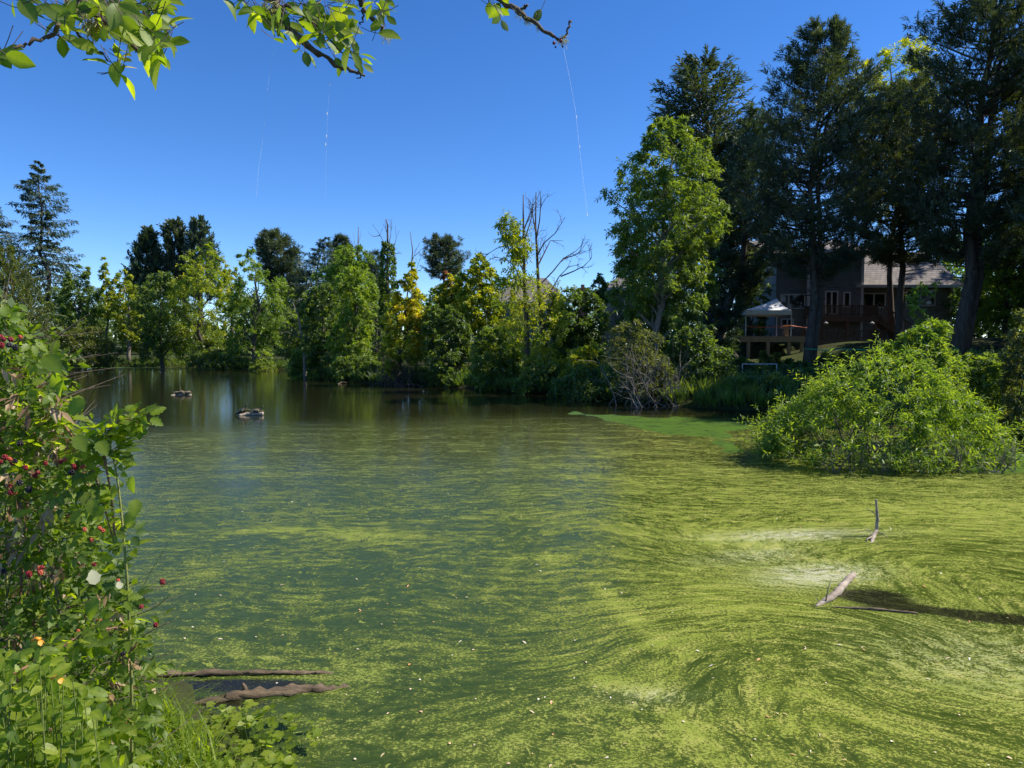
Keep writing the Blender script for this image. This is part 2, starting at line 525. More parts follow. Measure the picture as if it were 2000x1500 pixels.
    nE = noise(mapped(flow_v, (.7, 2.0, 1), (9, 4, 0)), 1.0, 3, .5)          # broad
    def cen(v, k): return math_('MULTIPLY', math_('SUBTRACT', v, .5), k)
    cov = math_('ADD', math_('MULTIPLY', dens_v, 1.0), cen(nA, 1.55))
    cov = math_('ADD', cov, cen(nB, .75))
    cov = math_('ADD', cov, cen(nE, 1.0))
    cov = math_('ADD', cov, cen(nC, .22))
    pale_v = math_('MULTIPLY', pale_raw, math_('ADD', .25, smooth(math_('ADD', math_('MULTIPLY', nC, .6), math_('MULTIPLY', nB, .4)), .40, .58)), clamp=True)
    grain = noise(mapped(obj, (30, 36, 1), (6, 2, 0)), 1.7, 5, .74, dist=.4)
    g2 = smooth(grain, .34, .66)
    fleck = smooth(math_('SUBTRACT', cov, g2), -.06, .16)
    dull = smooth(cov, .05, .85)
    open_ = math_('SUBTRACT', 1.0, math_('MULTIPLY', clear_v, .94))
    cl_edge = smooth(math_('SUBTRACT', math_('ADD', clear_v, math_('ADD', math_('MULTIPLY', nB, .7), math_('MULTIPLY', nA, .6))), 1.20), -.20, .22)
    fleck = math_('MULTIPLY', fleck, math_('SUBTRACT', 1.0, math_('MULTIPLY', cl_edge, .93)))
    nG = noise(mapped(flow_v, (6.5, 8.5, 1), (2, 8, 0)), 2.0, 6, .70)
    isl = smooth(math_('ADD', nG, math_('MULTIPLY', dens_v, .16)), .628, .662)
    isl = math_('MULTIPLY', isl, math_('SUBTRACT', 1.0, math_('MULTIPLY', cl_edge, .8)))
    fleck = math_('MAXIMUM', fleck, math_('MULTIPLY', isl, .95))
    gr = smooth(noise(mapped(obj, (70, 78, 1)), 1.0, 4, .7), .34, .54)
    fleck = math_('MULTIPLY', fleck, math_('ADD', .45, math_('MULTIPLY', gr, .55)))
    # sparse tiny far flecks
    nF = noise(mapped(obj, (4.0, 8, 1), (4, 4, 0)), 2.2, 4, .72)
    farfl = smooth(nF, .615, .66)
    fleck = math_('MAXIMUM', fleck, math_('MULTIPLY', farfl, math_('MAXIMUM', math_('MULTIPLY', cl_edge, .16), math_('MULTIPLY', mid_v, math_('SUBTRACT', .75, math_('MULTIPLY', cl_edge, .70))))))
    # film
    streak = smooth(math_('ADD', math_('MULTIPLY', nC, .6), math_('MULTIPLY', nB, .4)), .40, .62)
    filmL = mixc(streak, (.030, .052, .009), (.050, .078, .014))
    filmR = mixc(streak, (.036, .058, .005), (.060, .086, .009))
    film = mixc(warm_v, filmL, filmR)
    film = mixc(math_('MULTIPLY', mid_v, .85), film, mixc(streak, (.036, .040, .009), (.062, .066, .014)))
    film = mixc(math_('MULTIPLY', dull, math_('SUBTRACT', .8, math_('MULTIPLY', mid_v, .35))), film, mixc(nC, (.085, .125, .014), (.13, .17, .030)))
    film = mixc(cl_edge, film, (.014, .014, .006))
    matn = smooth(math_('ADD', mat_v, math_('MULTIPLY', math_('SUBTRACT', nA, .5), .6)), .45, .60)
    crack = math_('ABSOLUTE', math_('SUBTRACT', noise(mapped(flow_v, (.8, 1.6, 1)), 1.0, 4, .65), .5))
    crack = math_('SUBTRACT', 1.0, smooth(crack, .006, .016))
    matc = mixc(crack, mixc(nA, (.05, .11, .009), (.085, .15, .013)), (.02, .04, .01))
    fc_n = noise(mapped(flow_v, (3.0, 6, 1), (5, 5, 0)), 1.5, 4, .6)
    fleckc = ramp(nt, [(.30, (.19, .24, .03)), (.5, (.29, .33, .055)), (.66, (.40, .40, .09)), (.78, (.46, .40, .11))], fc_n).outputs[0]
    fleckc = mixc(math_('MULTIPLY', math_('SUBTRACT', 1.0, warm_v), .55), fleckc, (.20, .26, .07))
    fleckc = mixc(pale_v, fleckc, mixc(nB, (.28, .29, .11), (.70, .68, .50)))
    sp = ramp(nt, [(.30, .62), (.5, 1.0), (.62, 1.12), (.70, 1.45)], noise(mapped(obj, (120, 130, 1), (3, 3, 0)), 1.0, 3, .75)).outputs[0]
    vm = nd(nt, "ShaderNodeVectorMath", operation='MULTIPLY'); L(fleckc, vm.inputs[0]); L(sp, vm.inputs[1]); fleckc = vm.outputs[0]
    film = mixc(math_('MULTIPLY', pale_v, .55), film, (.16, .18, .06))
    col = mixc(fleck, film, fleckc)
    col = mixc(matn, col, matc)
    cover = math_('MAXIMUM', fleck, math_('MULTIPLY', matn, .8))
    b = nd(nt, "ShaderNodeBsdfPrincipled")
    L(col, b.inputs["Base Color"])
    b.inputs["IOR"].default_value = 1.33
    rg = math_('ADD', math_('MULTIPLY', cover, .55), math_('ADD', .035, math_('MULTIPLY', math_('SUBTRACT', 1.0, cl_edge), math_('SUBTRACT', .24, math_('MULTIPLY', mid_v, .13)))))
    L(rg, b.inputs["Roughness"])
    L(math_('SUBTRACT', math_('ADD', math_('ADD', .16, math_('MULTIPLY', mid_v, .20)), math_('MULTIPLY', cl_edge, .14)), math_('MULTIPLY', cover, .14)), b.inputs["Specular IOR Level"])
    wv = noise(mapped(obj, (1.2, 3.0, 1)), 2.0, 3, .55)
    wv2 = noise(mapped(obj, (9, 16, 1)), 1.0, 2, .5)
    hgt = math_('ADD', math_('MULTIPLY', wv, .0035), math_('MULTIPLY', wv2, .0010))
    hgt = math_('ADD', hgt, math_('MULTIPLY', cover, .0025))
    bu = nd(nt, "ShaderNodeBump"); bu.inputs["Strength"].default_value = 1.0; bu.inputs["Distance"].default_value = 1.0
    L(hgt, bu.inputs["Height"]); L(bu.outputs[0], b.inputs["Normal"])
    L(b.outputs[0], out.inputs[0])
    me.materials.append(m)
    o = bpy.data.objects.new("pond_water", me); C.objects.link(o)
    o["kind"] = "structure"
water()

# ------------------------------------------------------------------ plant builders
def shoots(mb, P0, D, L, k, ll, lw, rng, droop=.3, tint=.5, spread=.8, bend=.15, tv=.18, fwd=.5):
    """k leaves set spirally along each of the shoots P0 + D*L"""
    S = len(P0)
    L = np.broadcast_to(np.asarray(L, float), (S,))
    tint = np.broadcast_to(np.asarray(tint, float), (S,))
    t = (np.arange(k)[None, :] + rng.random((S, k))) / k
    t = .15 + .85 * t
    D = nrm(D)
    u = nrm(np.cross(D, np.array((.23, .31, .92))[None, :] + .2 * rng.normal(size=(S, 3)))); v = np.cross(D, u)
    base = P0[:, None, :] + D[:, None, :] * (L[:, None] * t)[..., None]
    base[..., 2] -= bend * L[:, None] * t ** 2
    ang = np.arange(k)[None, :] * 2.4 + rng.random((S, 1)) * 6.28 + .5 * rng.normal(size=(S, k))
    rad = u[:, None, :] * np.cos(ang)[..., None] + v[:, None, :] * np.sin(ang)[..., None]
    ld = D[:, None, :] * (fwd + .3 * rng.random((S, k, 1))) + rad * spread
    ld[..., 2] -= droop
    ld = nrm(ld)
    n0 = .55 * rng.normal(size=(S, k, 3)); n0[..., 2] += 1.0
    side = nrm(np.cross(ld, n0)); nn = np.cross(side, ld)
    sz = (.65 + .7 * rng.random((S, k, 1)))
    l = ll * sz; w = lw * sz
    p0 = base
    p1 = base + ld * l * .45 + side * w * .5 + nn * w * .12
    p2 = base + ld * l; p2[..., 2] -= .12 * l[..., 0]
    p3 = base + ld * l * .45 - side * w * .5 + nn * w * .12
    V = np.stack([p0, p1, p2, p3], 2).reshape(-1, 3)
    N = S * k
    F = np.arange(N * 4).reshape(N, 4)
    T = np.clip(tint[:, None] + tv * rng.normal(size=(S, k)), 0, 1)
    mb.add(V, F, np.repeat(T.ravel(), 4))

def prof_m(prof, Y):
    """pixel outline -> rows of height, axis x, half width in metres, from the ground up"""
    rows = []
    for py, cx, hw in prof:
        p = P(cx, py, Y)
        rows.append((p.z, p.x, hw / FPX * Y))
    rows.sort()
    return np.array(rows)

def rand_dir(n, rng):
    return nrm(rng.normal(size=(n, 3)))

def wood_to(mb, a, b, r0, r1, rng, sag=.12, n=5, seg=5, wob=.04):
    a = np.array(a, float); b = np.array(b, float)
    t = np.linspace(0, 1, seg)[:, None]
    L = np.linalg.norm(b - a)
    p = a + (b - a) * t
    p[:, 2] += sag * L * np.sin(t[:, 0] * PI)
    p[1:-1] += wob * L * rng.normal(size=(seg - 2, 3))
    mb.tube(p, np.linspace(r0, r1, seg), n)

def decid(name, label, Y, prof, mat, cat='tree', group=None, seed=1, base=None, r=None, ncl=60, nsh=13, k=7, leaf=(.22, .11), rc=.30,
          lean=None, limbs=22, bark='bark', spread=.8, droop=.3, twigs=0, hollow=.35, depth=.9, tint=.5, multi=0, cv=.16, trunk_to=.82, yd=0, extra=None, gaps=.16, lump=.16):
    nsh = max(4, int(round(nsh * .86))); ncl = int(ncl * 2.0)
    rng = np.random.default_rng(seed)
    rows = prof_m(prof, Y)
    bx = base if base is not None else (prof[-1][1] if prof[-1][0] > prof[0][0] else prof[0][1])
    x0 = P(bx, 675, Y).x
    z0 = tz(x0, Y)
    root = thing(name, label, cat, (x0, Y, z0), group)
    zs = rows[:, 0]; wid = rows[:, 2]
    # clump centres
    zz = np.linspace(zs[0], zs[-1], 200)
    ww = np.interp(zz, zs, wid)
    cdf = np.cumsum(ww ** 1.25); cdf /= cdf[-1]
    u = (np.arange(ncl) + rng.random(ncl)) / ncl
    cz = np.interp(u, cdf, zz)
    cw = np.interp(cz, zs, wid); cx = np.interp(cz, zs, rows[:, 1])
    az = np.arange(ncl) * 2.39996 + rng.normal(size=ncl) * .5
    rr = np.sqrt(hollow ** 2 + (1 - hollow ** 2) * rng.random(ncl))
    crad = np.clip(rc * cw * (.5 + .85 * rng.random(ncl)), .22 * (leaf[0] / .2), None)
    cw = cw * (1 + lump * np.sin(3 * az + seed + cz * 1.3) + .6 * lump * np.sin(5 * az - 2.1 * cz + 2.0 * seed))
    R_ = np.maximum(cw - .75 * crad, .1 * cw) * rr
    cen = np.stack([cx + R_ * np.cos(az), Y + yd + R_ * depth * np.sin(az), cz], -1)
    fq = 3.2 / max(wid.mean(), .3)
    gn = np.sin(cen[:, 0] * fq + 1.4 * np.sin(cen[:, 2] * fq * 1.3 + seed)) * np.cos(cen[:, 2] * fq * 1.1 + 1.2 * np.sin(cen[:, 1] * fq + 2 * seed))
    keep = gn > np.quantile(gn, gaps)
    cen, cx, cz, cw, crad = cen[keep], cx[keep], cz[keep], cw[keep], crad[keep]; ncl = len(cen)
    # shoots
    S = ncl * nsh
    ci = np.repeat(np.arange(ncl), nsh)
    out = cen - np.stack([cx, np.full(ncl, Y + yd), cz - .5 * cw], -1)
    d = rand_dir(S, rng) + .75 * nrm(out)[ci]; d[:, 2] += .25
    d = nrm(d)
    st = cen[ci] + rand_dir(S, rng) * (crad[ci] * .45 * rng.random(S))[:, None]
    mb = MB()
    ct = np.clip(tint + cv * rng.normal(size=ncl), .05, .95)
    shoots(mb, st, d, crad[ci] * (.45 + .6 * rng.random(S)), k, leaf[0], leaf[1], rng, droop, ct[ci], spread)
    if extra: extra(mb, rng)
    # wood
    wb = MB()
    r = r if r is not None else .018 * (zs[-1] - z0) + .03
    H = zs[-1] - z0
    if multi:
        for i in range(multi):
            j = rng.integers(ncl)
            b0 = (x0 + .35 * wid.mean() * rng.normal(), Y + .3 * wid.mean() * rng.normal(), z0 - .15)
            wood_to(wb, b0, cen[j], r * (.7 + .5 * rng.random()), r * .3, rng, .05, 5, 6, .035)
    else:
        tp = []
        for q in np.linspace(0, 1, 9):
            z = z0 - .2 + (zs[0] + (zs[-1] - zs[0]) * trunk_to - z0 + .2) * q
            xa = np.interp(z, zs, rows[:, 1]) if z > zs[0] else x0 + (rows[0, 1] - x0) * max(0, (z - z0)) / max(zs[0] - z0, .01)
            tp.append((xa + .012 * H * rng.normal() * min(q * 4, 1), Y + yd * q + .012 * H * rng.normal() * min(q * 4, 1), z))
        tp = np.array(tp)
        wb.tube(tp, r * (1 - .82 * np.linspace(0, 1, 9)) * np.r_[1.25, np.ones(8)], 8)
        for j in rng.permutation(ncl)[:limbs]:
            zt = max(cen[j][2] - cw[j] * (.35 + .4 * rng.random()), z0 + .15 * H)
            zt = min(zt, tp[-1][2])
            a = np.array([np.interp(zt, tp[:, 2], tp[:, 0]), np.interp(zt, tp[:, 2], tp[:, 1]), zt])
            ra = r * (1 - .82 * (zt - z0) / max(tp[-1][2] - z0, .1)) * .55
            wood_to(wb, a, cen[j], max(ra, .012), max(ra * .25, .006), rng, .10)
    for i in range(twigs):
        j = rng.integers(ncl)
        wood_to(wb, cen[j], cen[j] + rand_dir(1, rng)[0] * crad[j] * 1.1, .012, .004, rng, .05, 4)
    wb.build('trunk' if not multi else 'stems', M[bark], root, smooth=True)
    mb.build('crown' if not multi else 'foliage', M[mat], root)
    return root

def conifer(name, label, Y, prof, mat='fir', style='fir', seed=1, base=None, r=.25, nb=90, ns=16, k=5, leaf=(.30, .09), twin=0, group=None, bare=0,
            bark='bark', cat='tree', top=0.97, rvar=.35, extra=None, depth=1.0):
    rng = np.random.default_rng(seed)
    rows = prof_m(prof, Y)
    bx = base if base is not None else prof[-1][1]
    x0 = P(bx, 675, Y).x
    z0 = tz(x0, Y)
    root = thing(name, label, cat, (x0, Y, z0), group)
    zs, wid = rows[:, 0], rows[:, 2]
    H = zs[-1] - z0
    zz = np.linspace(zs[0], zs[-1], 200)
    wgt = np.interp(zz, zs, wid) ** .7 + (.6 if style == 'fir' else .2)
    cdf = np.cumsum(wgt); cdf /= cdf[-1]
    u = (np.arange(nb) + rng.random(nb)) / nb
    bz = np.interp(u, cdf, zz)
    bw = np.interp(bz, zs, wid) * (1 - rvar + rvar * 1.25 * rng.random(nb))
    ax = np.interp(bz, zs, rows[:, 1])
    az = np.arange(nb) * 2.39996 + .5 * rng.normal(size=nb)
    f = (bz - zs[0]) / (zs[-1] - zs[0] + 1e-6)
    wb, mb = MB(), MB()
    # trunk(s)
    tq = np.linspace(0, 1, 10)
    tzs = z0 - .2 + (zs[-1] * top + z0 * (1 - top) - z0 + .2) * tq
    axx = np.where(tzs > zs[0], np.interp(tzs, zs, rows[:, 1]), x0 + (rows[0, 1] - x0) * np.clip((tzs - z0) / max(zs[0] - z0, .01), 0, 1))
    tp = np.stack([axx, np.full(10, Y), tzs], -1)
    tp[1:, :2] += .004 * H * rng.normal(size=(9, 2))
    wb.tube(tp, r * (1 - .9 * tq) * np.r_[1.2, np.ones(9)], 9)
    if twin:
        t2 = tp[:8].copy(); t2[:, 0] += twin * np.linspace(.8, 1.3, 8); t2[:, 1] += .25
        wb.tube(t2, r * .85 * (1 - .9 * tq[:8]), 9)
    if style == 'fir':
        slope = .35 * f - .22
        up = .10
    elif style == 'pine':
        slope = .45 * f + .02
        up = .22
    elif style == 'cedar':
        slope = .15 + .55 * f
        up = .05
    else:
        slope = np.full(nb, .9); up = .0
    a = np.stack([ax, np.full(nb, Y), bz - slope * bw * (.8 if style != 'upright' else .5)], -1)
    dirh = np.stack([np.cos(az), np.sin(az) * depth, np.zeros(nb)], -1)
    ts = np.linspace(0, 1, 5)
    pts = a[:, None, :] + dirh[:, None, :] * (bw[:, None] * ts)[..., None]
    pts[..., 2] += slope[:, None] * bw[:, None] * ts + up * bw[:, None] * ts ** 3 + .02 * rng.normal(size=(nb, 5)) * bw[:, None] * ts
    rb = np.clip(.014 * bw + .010, .008, .12)
    for i in range(nb):
        wb.tube(pts[i], rb[i] * np.array((1, .8, .6, .4, .15)), 4, cap=False)
    # sprays
    S = nb * ns
    bi = np.repeat(np.arange(nb), ns)
    t0 = .12 if style in ('fir', 'cedar') else (.35 if style == 'pine' else .3)
    t = t0 + (1 - t0) * ((np.tile(np.arange(ns), nb) + rng.random(S)) / ns)
    seg = np.minimum((t * 4).astype(int), 3); fr = t * 4 - seg
    p = pts[bi, seg] * (1 - fr)[:, None] + pts[bi, seg + 1] * fr[:, None]
    perp = np.stack([-dirh[bi][:, 1], dirh[bi][:, 0], np.zeros(S)], -1)
    sg = np.where(np.tile(np.arange(ns), nb) % 2 == 0, 1, -1)[:, None]
    bt = np.clip(.5 + .16 * rng.normal(size=nb), 0, 1)
    if style == 'fir':
        D = dirh[bi] * .75 + perp * sg * (.65 + .3 * rng.random((S, 1))) + .18 * rng.normal(size=(S, 3)); D[:, 2] -= .18
        Ls = (.30 * bw[bi] * (1.08 - t) + .18 * bw[bi].clip(.6, 2)) * (.7 + .6 * rng.random(S))
        shoots(mb, p, D, Ls, k, leaf[0], leaf[1], rng, .25, bt[bi], .55, .25, fwd=.7)
    elif style == 'cedar':
        D = dirh[bi] * .7 + perp * sg * .5 + .25 * rng.normal(size=(S, 3)); D[:, 2] += .35
        Ls = (.22 * bw[bi] + .25) * (.6 + .7 * rng.random(S))
        shoots(mb, p, D, Ls, k, leaf[0], leaf[1], rng, .05, bt[bi], .42, .1, fwd=.9)
    elif style == 'pine':
        off = perp * sg * (.30 * bw[bi] * (1.1 - t) * rng.random(S))[:, None] + .06 * rng.normal(size=(S, 3)) * bw[bi][:, None].clip(.4, 2.2)
        p = p + off
        D = dirh[bi] * .5 + perp * sg * .3 + .35 * rng.normal(size=(S, 3)); D[:, 2] += .65
        shoots(mb, p, D, .30 + .16 * rng.random(S), k, leaf[0], leaf[1], rng, .0, bt[bi], .62, .0, fwd=.75)
    else:
        D = dirh[bi] * .45 + .3 * rng.normal(size=(S, 3)); D[:, 2] += .8
        Ls = (.3 * bw[bi] + .3) * (.6 + .7 * rng.random(S))
        shoots(mb, p, D, Ls, k, leaf[0], leaf[1], rng, -.05, bt[bi], .45, .0, fwd=.9)
    for i in range(bare):                     # dead stubs on the lower trunk
        z = z0 + (zs[0] + .25 * (zs[-1] - zs[0]) - z0) * (.35 + .65 * rng.random())
        q = np.array([np.interp(z, tp[:, 2], tp[:, 0]), Y, z])
        an = rng.random() * 6.28; l = (.5 + rng.random()) * wid.mean() * .6
        wood_to(wb, q, q + np.array((math.cos(an) * l, math.sin(an) * l, l * (.25 * rng.random() - .12))), .03, .008, rng, .05, 4)
    if extra: extra(mb, rng)
    wb.build('trunk', M[bark], root, smooth=True)
    mb.build('crown', M[mat], root)
    return root

def grow(mb, p, d, L, r, depth, rng, wob=.18, up=.15, nch=4, ang=.75, shrink=.55, n=5):
    """bare branch with side twigs"""
    seg = 6
    pts = [np.array(p, float)]
    d = nrm(np.array(d, float))
    for i in range(seg):
        d = nrm(d + wob * rng.normal(size=3) + np.array((0, 0, up * .4)))
        pts.append(pts[-1] + d * L / seg)
    pts = np.array(pts)
    mb.tube(pts, r * np.linspace(1, .3, seg + 1), n, cap=False)
    if depth > 0:
        for c in range(nch):
            t = .3 + .68 * (c + rng.random()) / nch
            i = min(int(t * seg), seg - 1)
            q = pts[i] + (pts[i + 1] - pts[i]) * (t * seg - i)
            dd = nrm(pts[i + 1] - pts[i])
            cd = nrm(dd + ang * rand_dir(1, rng)[0] * 1.2)
            grow(mb, q, cd, L * shrink * (.6 + .6 * rng.random()), r * .5, depth - 1, rng, wob, up, nch, ang, shrink, max(3, n - 1))

def polyp(pix, Y, dy=0):
    return [tuple(P(a, b, Y + dy * i)) for i, (a, b) in enumerate(pix)]

# ------------------------------------------------------------------ trees on the far bank, west end first
conifer('fir_tree', 'dark dense fir cut off by the edge of the picture beside the tall ragged fir', 72,
        [(385, -22, 6), (430, -18, 40), (480, -10, 55), (540, -5, 62), (610, -5, 66)], seed=3, r=.3, nb=110, ns=16)
conifer('fir_tree', 'tall ragged fir with open tiers of branches above the bramble', 75,
        [(312, 75, 5), (330, 76, 18), (350, 74, 40), (380, 76, 42), (420, 80, 50), (465, 80, 60), (500, 85, 66), (530, 96, 84), (560, 100, 76), (605, 90, 60)],
        seed=5, base=80, r=.30, nb=120, ns=20, k=6, leaf=(.32, .10), rvar=.72)
conifer('cedar_tree', 'brownish olive cedar hedge tree in front of the tall ragged fir', 57,
        [(490, 12, 8), (530, 20, 30), (575, 26, 42), (625, 32, 52), (700, 40, 64)], mat='olive', style='upright', seed=7, r=.2, nb=140, ns=14, k=6, leaf=(.25, .08))
decid('leafy_tree', 'small bright green tree at the foot of the tall ragged fir', 66,
      [(518, 158, 12), (548, 155, 34), (590, 150, 42), (640, 150, 44), (695, 150, 40)], 'green', seed=11, leaf=(.24, .13), base=150)
decid('slender_tree', 'slender yellowish sapling rising to a point between two bushy trees at the pond end', 66,
      [(506, 203, 4), (540, 205, 12), (580, 208, 18), (622, 208, 22)], 'yelgreen', seed=12, ncl=34, leaf=(.2, .1), base=210, r=.12)
decid('leafy_tree', 'yellow tinged tree with pale thin trunks over the brown bank', 67,
      [(524, 236, 8), (555, 242, 28), (600, 250, 37), (640, 252, 34), (664, 252, 20)], 'yelgreen', seed=13, ncl=55, leaf=(.22, .12), base=252, bark='barkpale', tint=.55)
conifer('conifer_tree', 'broad dark cone shaped conifer, first of the three standing behind the pond end', 92,
        [(449, 290, 4), (475, 289, 18), (510, 287, 28), (545, 286, 34), (590, 286, 36)], style='upright', seed=15, r=.3, nb=150, ns=15, k=6, leaf=(.42, .16))
conifer('conifer_tree', 'narrow blunt topped dark conifer, middle of the three behind the pond end', 92,
        [(436, 342, 8), (455, 341, 20), (500, 343, 25), (545, 342, 27), (590, 342, 28)], style='upright', mat='pine', seed=16, r=.3, nb=130, ns=15, k=6, leaf=(.42, .16))
conifer('conifer_tree', 'pointed conifer with greyish tips rising behind the big olive yellow tree', 92,
        [(428, 386, 4), (455, 390, 16), (490, 393, 27), (530, 395, 30), (590, 395, 30)], style='upright', mat='blue', seed=17, r=.3, nb=130, ns=15, k=6, leaf=(.42, .16))
decid('leafy_tree', 'dark green rounded tree below the three pointed conifers', 63,
      [(532, 322, 18), (560, 315, 45), (600, 312, 56), (650, 315, 60), (700, 318, 50)], 'green', seed=19, ncl=80, leaf=(.22, .13), base=318, tint=.35)
decid('leafy_tree', 'big olive yellow tree with thin crown of small leaves and dead tips', 62,
      [(476, 402, 14), (505, 396, 42), (550, 390, 62), (590, 386, 70), (635, 390, 66), (690, 392, 58)], 'yelgreen', seed=21, ncl=95, leaf=(.2, .11), base=392, rc=.26, twigs=50, tint=.4)
decid('ash_tree', 'loose green ash with sky showing through its crown beside the olive yellow tree', 58,
      [(486, 490, 14), (510, 492, 34), (560, 506, 62), (600, 502, 70), (640, 498, 66), (695, 495, 56)], 'bright', seed=22, ncl=78, leaf=(.22, .11), base=498, rc=.24, hollow=.5, tint=.45)
conifer('pine_tree', 'dark rounded pine standing behind the loose green ash', 76,
        [(455, 530, 8), (472, 534, 28), (505, 545, 42), (540, 555, 40), (600, 560, 32)], mat='pine', style='pine', seed=24, base=562, r=.3, nb=90, ns=26, k=9, leaf=(.45, .075))
conifer('cedar_tree', 'bluish cedar with drooping level branches behind the bright rounded tree', 62,
        [(464, 636, 5), (490, 630, 24), (520, 620, 40), (560, 616, 48), (605, 615, 52)], mat='blue', style='fir', seed=26, r=.22, nb=90, ns=16, leaf=(.28, .07), rvar=.5)
conifer('pine_tree', 'small dark pine tip peeping over the bright rounded tree', 68,
        [(466, 668, 6), (485, 668, 16), (520, 668, 24), (580, 668, 28)], mat='pine', style='pine', seed=27, r=.2, nb=50, ns=22, k=8, leaf=(.4, .07))
decid('leafy_tree', 'bright rounded tree with dense crown under the bluish cedar', 47,
      [(480, 682, 20), (505, 680, 46), (550, 676, 60), (600, 676, 64)], 'bright', seed=28, ncl=90, leaf=(.18, .09), base=676, tint=.4)
decid('leafy_tree', 'dark leafy tree with full skirt over the water next to the leaning bare trunk', 43,
      [(560, 640, 28), (600, 632, 48), (650, 630, 52), (705, 640, 56), (745, 650, 50)], 'dull', seed=30, ncl=95, leaf=(.18, .10), base=645)
decid('leafy_tree', 'sunlit lime green tree on the bank between the dark leafy tree and the yellow tree', 41,
      [(524, 688, 22), (550, 692, 46), (590, 702, 42), (635, 692, 42), (690, 682, 46), (742, 676, 44)], 'bright', seed=31, ncl=95, leaf=(.17, .085), base=690, tint=.62)

for i, (Yb, prof, mt, lb) in enumerate((
    (72, [(556, 120, 20), (590, 118, 40), (640, 118, 46), (690, 118, 44)], 'green', 'bushy green tree partly behind the bramble, between tall fir and pond end'),
    (70, [(560, 182, 16), (595, 182, 34), (650, 184, 38), (690, 184, 36)], 'dull', 'dull green tree filling the gap beside the slender yellowish sapling'),
    (72, [(560, 272, 14), (590, 274, 30), (640, 274, 34), (690, 274, 30)], 'green', 'green tree behind the pale thin trunks at the brown bank'),
    (68, [(520, 446, 12), (550, 448, 26), (585, 450, 30), (615, 452, 22)], 'yelgreen', 'yellowish tree crown between the olive yellow tree and the loose ash'),
    (66, [(545, 590, 18), (580, 592, 34), (640, 595, 44), (700, 595, 46)], 'green', 'green tree under the bluish cedar, behind the leaning bare trunk'),
    (52, [(540, 738, 20), (580, 740, 34), (640, 742, 40), (700, 742, 40)], 'green', 'green tree behind the ivy covered snag'),
    (50, [(560, 840, 16), (590, 842, 28), (640, 845, 34), (700, 846, 34)], 'bright', 'bright green tree showing between the golden tree and its yellow flecked neighbour'),
    (45, [(570, 985, 26), (610, 988, 40), (660, 990, 48), (720, 990, 48)], 'yelgreen', 'yellow green tree behind the first trunk of the half dead ash'),
    (42, [(600, 1075, 24), (640, 1080, 40), (690, 1085, 46), (730, 1085, 46)], 'green', 'green tree filling the bank behind the second ash trunk'))):
    decid('leafy_tree', lb, Yb, prof, mt, seed=400 + i, ncl=46, leaf=(.0030 * Yb, .0016 * Yb), tint=.5)
# bare snags
def snag(name, label, Y, base, trunk, branches, rt=.1, seed=1, mat='dead', twig=2, foliage=None, group=None, rb=.035):
    rng = np.random.default_rng(seed)
    bp = P(base[0], base[1], Y)
    z0 = tz(bp.x, Y)
    root = thing(name, label, 'dead tree' if foliage is None else 'tree', (bp.x, Y, z0), group)
    mb = MB()
    pts = [(bp.x, Y, z0 - .2)] + polyp(trunk, Y)
    mb.tube(pts, rt * np.linspace(1, .16, len(pts)), 7)
    wb = MB()
    for br in branches:
        q = polyp(br, Y, .15 * rng.normal())
        wb.tube(q, rb * np.linspace(1, .3, len(q)), 5, cap=False)
        for c in range(twig):
            i = rng.integers(1, len(q))
            v = np.array(q[i]) - np.array(q[i - 1])
            L = np.linalg.norm(v)
            grow(wb, np.array(q[i - 1]) + v * rng.random(), v / L + .7 * rand_dir(1, rng)[0], min(L, 1.4) * .7, rb * .4, 1, rng, nch=3)
    mb.build('trunk', M[mat], root, smooth=True)
    wb.build('branches', M[mat], root, smooth=True)
    if foliage: foliage(root, rng)
    return root

snag('dead_pole_tree', 'single straight bare pole sticking up through the bright rounded tree', 47.5, (697, 700),
     [(697, 640), (698, 560), (699, 500), (700, 443)], [[(698, 500), (692, 470), (690, 455)], [(699, 480), (703, 465), (704, 450)]], rt=.13, seed=3, twig=1, rb=.02)
def ivy(root, rng):
    mb = MB()
    rows = prof_m([(474, 758, 5), (500, 758, 12), (540, 757, 14), (590, 757, 12), (640, 757, 12)], 45.6)
    n = 500
    z = rng.uniform(rows[0, 0], rows[-1, 0], n)
    w = np.interp(z, rows[:, 0], rows[:, 2]); x = np.interp(z, rows[:, 0], rows[:, 1])
    a = rng.random(n) * 6.28
    p = np.stack([x + .6 * w * np.cos(a), 45.6 + .6 * w * np.sin(a), z], -1)
    d = np.stack([np.cos(a), np.sin(a), .3 + 0 * a], -1)
    shoots(mb, p, d, .25, 6, .16, .13, rng, .4, .4)
    mb.build('ivy', M['dull'], root)
snag('ivy_covered_snag', 'dead trunk wrapped in dark ivy with bare spread branches on top', 45.6, (757, 700), [(757, 640), (757, 560), (757, 500), (757, 440), (754, 428)],
     [[(758, 486), (748, 470), (738, 452), (731, 443)], [(742, 460), (730, 462), (722, 458)], [(759, 478), (763, 460), (765, 430)], [(760, 510), (768, 490), (774, 465), (772, 440)],
      [(757, 495), (740, 493), (718, 495)], [(764, 497), (775, 495), (785, 494)], [(757, 460), (753, 445), (752, 430)]], rt=.16, seed=4, foliage=ivy, rb=.028)
snag('dead_tree', 'forked bare treetop standing above the yellow tree', 44, (806, 700), [(806, 640), (805, 560), (804, 515), (806, 490), (801, 452)],
     [[(805, 510), (812, 490), (820, 474)], [(810, 500), (822, 488), (828, 484)], [(806, 545), (814, 525), (822, 500)], [(812, 530), (820, 528), (828, 520)]], rt=.1, seed=6, rb=.022)
